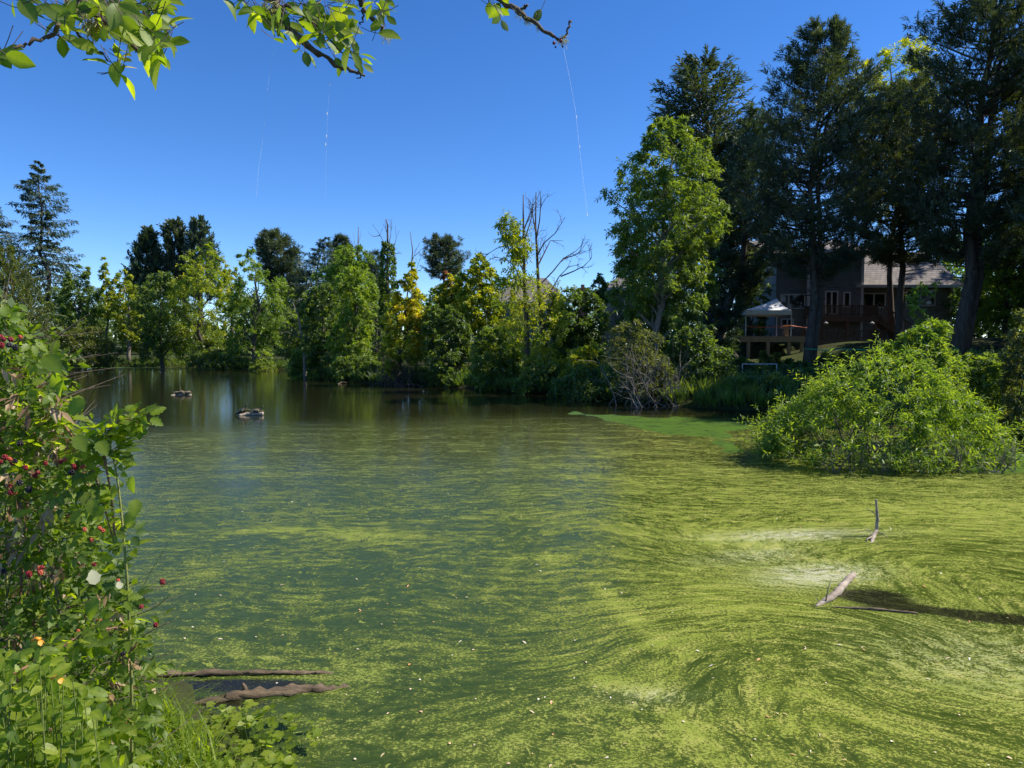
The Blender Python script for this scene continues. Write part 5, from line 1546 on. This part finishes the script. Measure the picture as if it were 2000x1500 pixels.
def overhang():
    rng = np.random.default_rng(140)
    tx, ty = -1.7, -.9
    root = thing('overhanging_tree', 'leafy tree whose mossy twigs hang into the top of the picture over the pond', 'tree', (tx, ty, tz(tx, ty)))
    mb = MB(); z0 = tz(tx, ty)
    mb.tube([(tx, ty, z0 - .1), (tx + .05, ty + .05, z0 + 1.2), (tx + .02, ty + .15, z0 + 2.4), (tx + .15, ty + .4, z0 + 3.1), (tx + .3, ty + .8, z0 + 3.5)], np.array((.13, .11, .09, .06, .045)), 9)
    mb.build('trunk', M['bark'], root, smooth=True)
    top = Vector((tx + .3, ty + .8, z0 + 3.5)); mid = Vector((tx + .15, ty + .4, z0 + 3.1))
    def br(pts, r, m='twig'):
        b = MB(); q = np.array([tuple(v) for v in pts]); t = np.linspace(0, 1, 4 * len(q)); s = np.linspace(0, 1, len(q))
        p = np.stack([np.interp(t, s, q[:, i]) for i in range(3)], -1) + .0025 * rng.normal(size=(len(t), 3))
        b.tube(p, .72 * np.linspace(r[0], r[1], len(t)) * (1 + .16 * rng.normal(size=len(t))), 7)
        return b.build('branch', M[m], root, smooth=True)
    YA, YB, YC = 1.30, 1.65, 1.75
    br([top, P(40, -160, 1.25), P(135, -40, YA), P(168, 12, YA), P(205, 46, YA), P(240, 70, YA), P(272, 98, YA)], (.022, .0045))
    br([P(135, -40, YA), P(128, 30, YA - .05), P(100, 70, YA - .08), P(60, 84, YA - .1), P(18, 97, YA - .12)], (.006, .003))
    br([P(160, 0, YA), P(195, 28, YA + .03), P(240, 44, YA + .05), P(290, 55, YA + .05)], (.005, .002))
    br([P(130, 30, YA), P(165, 80, YA), P(195, 100, YA), P(210, 118, YA)], (.004, .002))
    br([top, P(300, -220, 1.5), P(470, -70, YB), P(535, 5, YB), P(560, 48, YB), P(590, 82, YB), P(625, 105, YB), P(655, 128, YB), P(690, 141, YB), P(714, 148, YB)], (.020, .0032))
    br([P(535, 5, YB), P(580, 20, YB), P(630, 60, YB), P(665, 100, YB), P(690, 118, YB)], (.005, .0018))
    br([P(700, 140, YB), P(705, 154, YB)], (.003, .0015))
    br([P(420, -120, YB), P(640, -60, YB + .05), P(702, -5, YB + .05), P(712, 22, YB + .05), P(730, 42, YB + .05), P(745, 56, YB + .05), P(757, 72, YB + .05)], (.012, .004))
    br([P(712, 22, YB + .05), P(707, 38, YB + .05), P(704, 50, YB + .05)], (.0035, .002))
    br([mid, P(500, -360, 1.6), P(860, -110, YC), P(978, -2, YC), P(1012, 22, YC), P(1035, 40, YC), P(1065, 62, YC), P(1092, 77, YC)], (.016, .0045))
    br([P(1094, 78, YC), P(1104, 72, YC), P(1110, 52, YC), P(1116, 36, YC)], (.004, .0032))
    br([P(1036, 40, YC), P(1048, 30, YC), P(1053, 22, YC)], (.0022, .0012))
    br([P(1014, 22, YC), P(1022, 15, YC), P(1030, 9, YC)], (.005, .004))
    br([P(862, -108, YC), P(940, -20, YC), P(960, 6, YC)], (.004, .0015))
    mes = {}
    for key, mn, l, w in (('a', 'near', .040, .021), ('b', 'neardark', .036, .0205), ('y', 'nearyellow', .030, .016)):
        mes[key] = [leaf_mesh("oval_leaf", l * (.85 + .12 * i), w * (.9 + .1 * i), M[mn], 5, .03, .12 + .1 * i, .1 + .08 * i, .35 + .14 * i, .5) for i in range(4)]
    cl = [(60, 8, 40, 16, 8, 'b', YA - .1), (115, 22, 40, 22, 12, 'b', YA), (160, 15, 50, 25, 16, 'b', YA), (128, 72, 30, 14, 7, 'b', YA), (205, 35, 45, 30, 18, 'a', YA), (250, 30, 40, 28, 18, 'a', YA),
          (295, 45, 34, 30, 20, 'a', YA), (318, 78, 26, 18, 9, 'a', YA), (288, 78, 24, 18, 9, 'a', YA), (172, 92, 8, 14, 2, 'b', YA), (228, 92, 10, 10, 2, 'b', YA), (302, 112, 18, 16, 5, 'b', YA),
          (226, 128, 24, 18, 10, 'y', YA), (8, 108, 16, 12, 6, 'b', YA - .1), (310, 8, 26, 14, 9, 'a', YA), (210, 4, 40, 12, 8, 'a', YA),
          (478, 12, 24, 14, 7, 'b', YB), (520, 24, 28, 16, 12, 'b', YB), (565, 30, 36, 26, 20, 'b', YB), (610, 30, 34, 30, 20, 'b', YB), (632, 66, 28, 28, 18, 'a', YB), (662, 42, 30, 30, 16, 'b', YB),
          (672, 62, 26, 26, 12, 'a', YB), (690, 100, 14, 14, 5, 'b', YB), (706, 124, 10, 10, 4, 'a', YB), (656, 120, 10, 8, 3, 'b', YB), (540, 66, 18, 14, 4, 'b', YB), (588, 98, 8, 8, 3, 'b', YB),
          (440, 2, 14, 5, 2, 'b', YB), (675, 8, 24, 12, 8, 'b', YB), (746, 26, 18, 18, 9, 'b', YB), (738, 60, 8, 6, 2, 'b', YB), (735, 4, 18, 6, 4, 'a', YB),
          (954, 8, 6, 6, 2, 'b', YC), (972, 10, 6, 8, 3, 'a', YC), (978, 34, 6, 8, 2, 'a', YC), (992, 4, 6, 4, 2, 'a', YC), (1058, 22, 2, 4, 1, 'b', YC)]
    n = 0
    tws = MB()
    for cx, cyy, sx, sy, k, key, Y in cl:
        for i in range(k):
            a, rr = rng.random() * 6.28, math.sqrt(rng.random())
            p = P(cx + sx * rr * math.cos(a), cyy + sy * rr * math.sin(a), Y + .09 * rng.normal())
            d = Vector((rng.normal() * .8 + .35, rng.normal() * .45, rng.normal() * .55 - .35))
            up = Vector((rng.normal() * .6, -.6 + rng.normal() * .6, .6 + .3 * rng.normal()))
            kk = key if rng.random() < .72 else ('a' if key == 'b' else ('b' if key == 'a' else 'a'))
            Mx = frame(p, d, up, .8 + .35 * rng.random())
            place('leaf', mes[kk][rng.integers(4)], root, Mx)
            tws.tube([p, p - d.normalized() * .018 + Vector((0, 0, .004)), p - d.normalized() * .036 + Vector((0, 0, .012))], .0008, 3, cap=False)
            n += 1
    tws.build('leaf_stalks', M['twig'], root, kind='stuff')
    lb = MB()
    for (px, py, Y, s, k) in ((178, 42, YA, .014, 70), (165, 20, YA, .010, 40), (536, 12, YB, .016, 60), (545, 30, YB, .012, 40), (1015, 22, YC, .008, 40), (1033, 38, YC, .007, 40), (1052, 53, YC, .005, 30), (1100, 76, YC, .008, 50),
                              (756, 68, YB, .008, 30), (215, 55, YA, .01, 30), (250, 80, YA, .007, 20)):
        p = np.array(P(px, py, Y))
        q = p + s * .5 * rng.normal(size=(k, 3)); d = rand_dir(k, rng); d[:, 2] -= .5
        shoots(lb, q, d, s, 3, s * 1.1, s * .14, rng, .5, .5 + .25 * rng.normal(size=k).clip(-1, 1), .7)
    lb.build('lichen', M['lichen'], root, kind='stuff')
    for px, py, s, m in ((1082, 84, .0042, 'berryred'), (1095, 80, .0048, 'berryred'), (1085, 92, .0025, 'berryblack'), (1099, 91, .0025, 'berryblack')):
        b = MB(); p = P(px, py, YC - .01)
        b.tube([p + Vector((0, 0, s)), p + Vector((0, 0, s * .7)), p, p - Vector((0, 0, s * .7)), p - Vector((0, 0, s))], np.array((.15, .75, 1, .75, .15)) * s, 8)
        b.build('fruit', M[m], root, smooth=True)
overhang()

M['silk'] = leaf_mat("spider_silk", [(0, (.6, .6, .6)), (1, (.6, .6, .6))], trans=(1.1, 1.1, 1.1), mix=.5, gloss=.1, rough=.2)
def silk(label, pix, Y, r, beads):
    rng = np.random.default_rng(int(pix[0][0]))
    p = [P(a, b, Y) for a, b in pix]
    mb = MB(); mb.tube(p, r * .75, 4)
    for a, b in beads:
        q = P(a, b, Y); mb.tube([q + Vector((0, 0, .004)), q, q - Vector((0, 0, .004))], np.array((.0003, .0012, .0003)), 5)
    o = mb.build('spider_thread', M['silk'], None, origin=p[0]); tag(o, label, 'spider thread', 'spider threads hanging from the twigs')
silk('long faint spider thread hanging below the three round leaves', [(534, 96), (530, 128), (524, 160), (518, 230), (511, 290), (505, 330), (501, 385)], 1.65, .00028, [])
silk('broken spider thread with bright specks under the middle branch', [(646, 150), (644, 170), (641, 210), (638, 270), (637, 300), (636, 385)], 1.65, .00014, [(644, 163), (639, 222), (636, 282), (638, 266)])
silk('slanting spider thread below the red fruit on the bare twig', [(1101, 96), (1112, 150), (1124, 215), (1132, 290), (1140, 360), (1148, 422)], 1.75, .00028, [(1126, 229), (1132, 287), (1147, 420)])

# ------------------------------------------------------------------ bramble on the near bank
def bound(py):
    return np.interp(py, [600, 650, 690, 710, 760, 830, 900, 960, 1050, 1150, 1220, 1280, 1400, 1520], [-20, 30, 90, 105, 112, 128, 140, 158, 178, 226, 262, 268, 285, 300])

def berry_mesh(name, s, m):
    mb = MB()
    rng = np.random.default_rng(5)
    for j in range(4):
        f = (j + .5) / 4; n = (5, 7, 7, 4)[j]
        for i in range(n):
            a = 2 * PI * (i + .5 * (j % 2)) / n; rr = .72 * math.sin(PI * (.15 + .7 * f))
            c = np.array((rr * math.cos(a), rr * math.sin(a), 1.0 - 2.0 * f)) * s
            V = np.array([(1, 0, 0), (-1, 0, 0), (0, 1, 0), (0, -1, 0), (0, 0, 1), (0, 0, -1)]) * s * .44 + c
            mb.add(V, [(0, 2, 4), (2, 1, 4), (1, 3, 4), (3, 0, 4), (2, 0, 5), (1, 2, 5), (3, 1, 5), (0, 3, 5)])
    return mb.mesh(name, m, True)

def bramble():
    rng = np.random.default_rng(150)
    bx, by = -1.75, 2.6
    root = thing('blackberry_bramble', 'tall tangled blackberry bramble with red and black fruit beside the pond', 'bramble', (bx, by, tz(bx, by)))
    lm = []
    for i in range(10):
        lm.append(compound_mesh("bramble_leaf", 3 if i % 3 else 5, .038 + .006 * (i % 4), .026 + .003 * (i % 3), M['near'] if i % 3 else M['neardark'], rng, .34 + .05 * i))
    sl = [leaf_mesh("small_leaf", .034 + .006 * i, .019 + .003 * i, M['near'] if i % 2 else M['neardark'], 4, 0, .15, .2, .35 + .12 * i) for i in range(4)]
    # canes: [(px, py, Y)...], radius, colour
    canes = [([(30, 1480, 2.5), (40, 1150, 2.6), (60, 900, 2.6), (85, 780, 2.5), (118, 820, 2.35), (152, 868, 2.25), (185, 925, 2.2), (203, 985, 2.2), (222, 1060, 2.2)], .0055, 'cane'),
             ([(257, 1490, 2.30), (258, 1380, 2.28), (254, 1240, 2.25), (247, 1110, 2.2), (238, 1010, 2.2), (229, 930, 2.2), (218, 880, 2.2), (205, 850, 2.2)], .0052, 'canegreen'),
             ([(225, 1060, 2.2), (217, 960, 2.2), (200, 880, 2.2), (205, 848, 2.2), (232, 822, 2.2), (255, 818, 2.2), (275, 828, 2.2)], .0038, 'cane'),
             ([(0, 1460, 1.75), (60, 1425, 1.75), (140, 1428, 1.8), (200, 1420, 1.85), (250, 1405, 1.9)], .0040, 'cane'),
             ([(-10, 1330, 1.8), (60, 1300, 1.85), (110, 1268, 1.9), (170, 1235, 1.95), (230, 1225, 2.0)], .0048, 'cane'),
             ([(20, 1400, 2.5), (10, 1000, 2.5), (15, 760, 2.45), (45, 660, 2.4), (90, 612, 2.35), (128, 618, 2.3)], .0042, 'canegreen'),
             ([(60, 1350, 2.6), (80, 1000, 2.6), (50, 760, 2.5), (20, 690, 2.4), (-20, 660, 2.3)], .0045, 'cane'),
             ([(90, 1320, 2.5), (120, 1200, 2.45), (95, 1080, 2.4), (40, 1045, 2.35)], .0065, 'barkpale'),
             ([(120, 1400, 2.6), (170, 1300, 2.5), (240, 1210, 2.45), (300, 1190, 2.4), (335, 1160, 2.4)], .0026, 'stemgreen'),
             ([(150, 1450, 2.6), (200, 1330, 2.5), (280, 1240, 2.4), (330, 1215, 2.4)], .0026, 'cane'),
             ([(140, 1300, 2.6), (180, 1150, 2.5), (175, 1010, 2.4), (160, 900, 2.3), (140, 860, 2.3)], .0040, 'cane'),
             ([(230, 1260, 2.5), (270, 1160, 2.5), (310, 1090, 2.5), (330, 1060, 2.5)], .0014, 'stemgreen')]
    paths = []
    for pts, r, m in canes:
        q = np.array([tuple(P(*v)) for v in pts]); n = 6 * len(q)
        s = np.linspace(0, 1, len(q)); t = np.linspace(0, 1, n)
        p = np.stack([np.interp(t, s, q[:, i]) for i in range(3)], -1)
        k = np.ones(5) / 5
        for i in range(3):
            p[2:-2, i] = np.convolve(p[:, i], k, 'valid')
        b = MB(); b.tube(p, r * np.linspace(1, .45, n), 7)
        d = np.gradient(p, axis=0)
        for i in range(n):                      # thorns
            if m in ('cane', 'canegreen') and i % 1 == 0:
                for rep in range(2):
                    v = nrm(np.cross(d[i], rng.normal(size=3))); o_ = p[i] + d[i] * rng.random()
                    w = nrm(d[i]) * .0016
                    b.add([o_ + w, o_ - w, o_ + v * (r + .0045) - nrm(d[i]) * .002], [(0, 1, 2)])
        b.build('cane', M[m], root, smooth=True)
        paths.append((p, d, m))
    cnt = 0
    for ci, (p, d, m) in enumerate(paths):
        if m == 'barkpale': continue
        n = len(p); per = 1
        for i in range(int(n * .25), n):
            for _ in range(per):
                if cnt >= 150: break
                v = Vector(nrm(np.cross(d[i], rng.normal(size=3)))) * 1.0 + Vector(nrm(d[i])) * .5 + Vector((0, -.15, .1))
                up = Vector((0, -.55, .9)) + Vector(rng.normal(size=3) * .45)
                place('leaf', lm[rng.integers(10)], root, frame(Vector(p[i]), v, up, .6 + .65 * rng.random())); cnt += 1
    # leaves over the face of the thicket
    while cnt < 300:
        py = rng.uniform(615, 1500)
        px = bound(py) * (1.02 - 1.25 * rng.random() ** 1.3)
        Y = 2.15 + .35 * rng.random()
        p = P(px, py, Y)
        v = Vector((rng.normal() + .4, rng.normal() * .6 - .3, rng.normal() * .6))
        up = Vector((rng.normal() * .5, -.5 + rng.normal() * .4, .8))
        place('leaf', lm[rng.integers(10)] if rng.random() < .55 else sl[rng.integers(4)], root, frame(p, v, up, .5 + .6 * rng.random())); cnt += 1
    # the countless smaller leaves inside
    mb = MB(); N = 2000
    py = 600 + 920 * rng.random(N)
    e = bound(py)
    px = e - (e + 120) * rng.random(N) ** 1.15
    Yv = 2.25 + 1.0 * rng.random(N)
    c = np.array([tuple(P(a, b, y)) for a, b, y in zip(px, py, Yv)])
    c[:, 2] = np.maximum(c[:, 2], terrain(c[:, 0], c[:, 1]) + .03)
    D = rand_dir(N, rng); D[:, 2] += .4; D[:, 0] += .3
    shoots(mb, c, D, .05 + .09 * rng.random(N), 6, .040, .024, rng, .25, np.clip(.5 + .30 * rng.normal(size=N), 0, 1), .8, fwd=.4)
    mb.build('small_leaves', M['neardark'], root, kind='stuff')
    db = MB(); n = 150; py = 700 + 760 * rng.random(n); px = bound(py) * (1 - 1.1 * rng.random(n))
    c = np.array([tuple(P(a, b, 2.15 + .5 * rng.random())) for a, b in zip(px, py)])
    D = rand_dir(n, rng); D[:, 2] -= .4
    shoots(db, c, D, .05, 4, .045, .016, rng, .5, rng.random(n), .6)
    db.build('dry_leaves', leaf_mat("dry_leaf", [(0, (.10, .06, .03)), (.6, (.22, .14, .07)), (1, (.34, .25, .15))], trans=(1.2, 1.1, 1), mix=.35), root, kind='stuff')
    tb = MB()
    for i in range(300):
        py = rng.uniform(640, 1480); px = bound(py) * (1 - 1.3 * rng.random()); p = P(px, py, 2.25 + .6 * rng.random())
        v = Vector(rng.normal(size=3)); v.z = abs(v.z) * .7
        q = p + v.normalized() * (.12 + .25 * rng.random())
        tb.tube([p, (p + q) / 2 + Vector(rng.normal(size=3) * .015), q], np.array((.002, .0016, .0008)), 4, cap=False)
    tb.build('dry_twigs', M['twig'], root, kind='stuff')
    bm = [berry_mesh("berry", .0068, M['berryred']), berry_mesh("berry", .0075, M['berryblack']), berry_mesh("berry", .0062, M['berryorange'])]
    for cx, cyy, k, w in ((10, 668, 9, 0), (24, 676, 6, 1), (14, 905, 6, 0), (32, 870, 3, 0), (20, 895, 4, 1), (60, 915, 4, 0), (130, 902, 5, 2), (150, 918, 7, 0), (155, 925, 5, 1), (24, 958, 6, 2), (55, 950, 6, 1), (88, 905, 2, 0),
                          (68, 930, 3, 0), (186, 1034, 5, 2), (190, 1048, 5, 1), (62, 1112, 7, 0), (72, 1120, 6, 2), (25, 1108, 3, 0), (196, 1125, 3, 0), (234, 1124, 2, 2), (198, 1222, 4, 2), (166, 1226, 3, 2), (244, 1282, 3, 1),
                          (262, 1190, 3, 0), (300, 1215, 3, 0), (316, 1135, 2, 0), (225, 1388, 3, 0), (245, 1410, 2, 0)):
        Y = 2.12
        hub = P(cx, cyy - 12, Y + .02)
        for i in range(max(1, int(k * .5))):
            p = P(cx + 9 * rng.normal(), cyy + 7 * rng.normal(), Y + .03 * rng.normal())
            place('berry', bm[w if rng.random() < .75 else (w + 1) % 3], root, frame(p, Vector(rng.normal(size=3)), Vector((0, 0, 1)), .85 + .4 * rng.random()))
    # two pale undersides and one broad leaf low on the thicket
    pal = leaf_mesh("pale_leaf", .048, .040, leaf_mat("pale_underside", [(0, (.20, .20, .11)), (1, (.27, .27, .17))], trans=(.8, .8, .6), mix=.2), 6, .12, .1, .1, .5, .45)
    for px, py, dx in ((186, 1142, 1.05), (236, 1150, .55)):
        place('pale_leaf', pal, root, frame(P(px, py, 2.08), Vector((-.2, .1, .75 * dx)), Vector((.75, -.8, .3)), .9 * dx), "leaf turned to show its whitish underside")
    bl = leaf_mesh("broad_leaf", .062, .048, M['near'], 10, .14, .25, .25, .5, .42)
    for px, py, sc_ in ((190, 1178, 1.0), (190, 1240, .9), (150, 860, .9), (165, 790, 1.0), (125, 745, 1.0), (88, 705, 1.1), (100, 745, 1.0), (192, 872, .8), (258, 940, .8), (180, 985, .8), (205, 1000, .8), (265, 985, .8), (262, 1010, .8)):
        place('broad_leaf', bl, root, frame(P(px, py - 10, 2.06), Vector((rng.normal() * .6, -.3, -.6)), Vector((rng.normal() * .4, -1, .5)), sc_))
bramble()

def jewelweed():
    rng = np.random.default_rng(160)
    bx, by = -1.15, 1.75
    root = thing('jewelweed_patch', 'pale green jewelweed clump with orange flowers at the bramble foot', 'plant', (bx, by, tz(bx, by)))
    lm = [leaf_mesh("jewelweed_leaf", .036 + .007 * i, .020 + .0035 * i, M['near'], 5, .06, .12, .2, .62 + .12 * i) for i in range(4)]
    st = MB(); mb = MB(); cnt = 0
    for i in range(340):
        py = rng.uniform(1285, 1580); px = rng.uniform(-60, np.interp(py, [1285, 1350, 1450, 1560], [90, 170, 230, 300])); Y = 1.55 + .55 * rng.random()
        t = P(px, py, Y)
        b = Vector((t.x + .06 * rng.normal(), t.y + .06 * rng.normal(), tz(t.x, t.y) - .02))
        if t.z < b.z + .1: t.z = b.z + .1 + .1 * rng.random()
        st.tube([b, (b + t) / 2 + Vector(rng.normal(size=3) * .012), t], np.array((.0022, .0019, .0011)), 5, cap=False)
        for k in range(11):
            q = b + (t - b) * (1.04 - .6 * rng.random() ** 1.3)
            v = Vector((rng.normal(), rng.normal() - .3, .25 * rng.normal() - .25)); up = Vector((rng.normal() * .35, -.5, 1))
            if cnt < 296 and k < 1:
                place('leaf', lm[rng.integers(4)], root, frame(q, v, up, .75 + .5 * rng.random())); cnt += 1
            else:
                V, F, T = leaf_geo(.040, .023, 4, .05, .12, .2, .42, .5 + .2 * rng.normal())
                Mx = np.array(frame(q, v, up, .7 + .5 * rng.random()))
                mb.add(V @ Mx[:3, :3].T + Mx[:3, 3], F, T)
    st.build('stems', M['stemgreen'], root, smooth=True)
    mb.build('lower_leaves', M['near'], root, kind='stuff')
    om = plain("orange_petal", (.75, .30, .02), .5)
    for px, py in ((58, 1252), (97, 1326)):
        p = P(px, py, 1.62); b = MB()
        b.tube([p, p + Vector((.008, 0, .002)), p + Vector((.016, 0, .006)), p + Vector((.024, 0, .004))], np.array((.001, .003, .004, .005)), 8)
        for a in (-.6, .6):
            V, F, T = leaf_geo(.016, .011, 3, 0, .1, .3, .6, .5); Mx = np.array(frame(p + Vector((.022, 0, .003)), Vector((.7, a, -.5)), Vector((0, 0, 1))))
            b.add(V @ Mx[:3, :3].T + Mx[:3, 3], F, T)
        b.build('flower', om, root, smooth=True)
jewelweed()

def near_grass():
    rng = np.random.default_rng(170)
    mb = MB()
    for i in range(1500):
        px = rng.uniform(150, 430); py = rng.uniform(1330, 1620)
        if px > np.interp(py, [1330, 1380, 1420, 1500, 1600], [300, 400, 420, 400, 420]): continue
        p = W(px, py); p.y = max(p.y * .86, 2.05); p.x = (px - 1000) / FPX * p.y
        z = tz(p.x, p.y)
        b = np.array((p.x, p.y, max(z, -.02)))
        h = .10 + .26 * rng.random() ** 1.5; a = rng.random() * 6.28; ln = h * (.3 + .7 * rng.random())
        dx, dy = math.cos(a) * ln, math.sin(a) * ln
        w = .0022 + .003 * rng.random()
        sx, sy = -math.sin(a) * w, math.cos(a) * w
        V = []
        for t in (0, .35, .7, 1):
            c = b + np.array((dx * t * t, dy * t * t, h * (t - .35 * t * t * t)))
            k = 1 - .9 * t ** 2
            V += [c + np.array((sx, sy, 0)) * k, c - np.array((sx, sy, 0)) * k]
        mb.add(V, [(0, 1, 3, 2), (2, 3, 5, 4), (4, 5, 7, 6)], min(max(.5 + .25 * rng.normal(), 0), 1))
    o = mb.build("near_bank_grass", M['near'], None, origin=(-1.5, 2.6, .3)); o["kind"] = "stuff"
near_grass()

def cress():
    rng = np.random.default_rng(180)
    c = W(490, 1450)
    root = thing('watercress_patch', 'round leaved marsh plants crowding the water edge below the knotted log', 'plant', (c.x, c.y, 0))
    def disc(name, r, m, tint):
        mb = MB(); n = 9; V = [(0, r * .25, 0)]; T = [tint + .2]
        for i in range(n + 1):
            a = PI / 2 * -1 + .35 + (2 * PI - .7) * i / n
            k = 1 + .10 * math.cos(a * 5)
            V.append((r * k * math.cos(a), r * .35 + r * k * math.sin(a), .12 * r * math.sin(a * 2) + .15 * r)); T.append(tint)
        mb.add(V, [(0, i, i + 1) for i in range(1, n + 1)], np.clip(T, 0, 1))
        return mb.mesh(name, m, True)
    lm = [disc("round_leaf", .0135 + .0035 * i, M['near'], .40 + .14 * i) for i in range(4)]
    st, mb = MB(), MB()
    cnt = 0
    for i in range(620):
        px = rng.uniform(350, 640); py = rng.uniform(1385, 1560)
        lo = np.interp(px, [350, 400, 480, 560, 640], [1420, 1390, 1380, 1398, 1412]); hi = np.interp(px, [350, 500, 570, 640], [1560, 1560, 1520, 1440])
        if py < lo or py > hi: continue
        if px > 580 and rng.random() < .6: continue
        p = W(px, py); h = .03 + .07 * rng.random() * (1 if px < 560 else .7)
        p.y -= h * 1.2
        q = Vector((p.x, p.y, max(tz(p.x, p.y), 0) + h))
        st.tube([Vector((p.x + .01 * rng.normal(), p.y + .01, q.z - h - .01)), q], .0012, 4, cap=False)
        if cnt < 300 and True:
            place('leaf', lm[rng.integers(4)], root, frame(q, Vector((rng.normal(), rng.normal() - .3, .1)), Vector((rng.normal() * .3, rng.normal() * .3 - .2, 1)), .8 + .5 * rng.random())); cnt += 1
    st.build('stalks', M['stemgreen'], root, kind='stuff')
cress()
print("script seconds", round(time.time() - T0, 1), "tris", sum(len(o.data.loops) - 2 * len(o.data.polygons) for o in bpy.data.objects if o.type == 'MESH'))
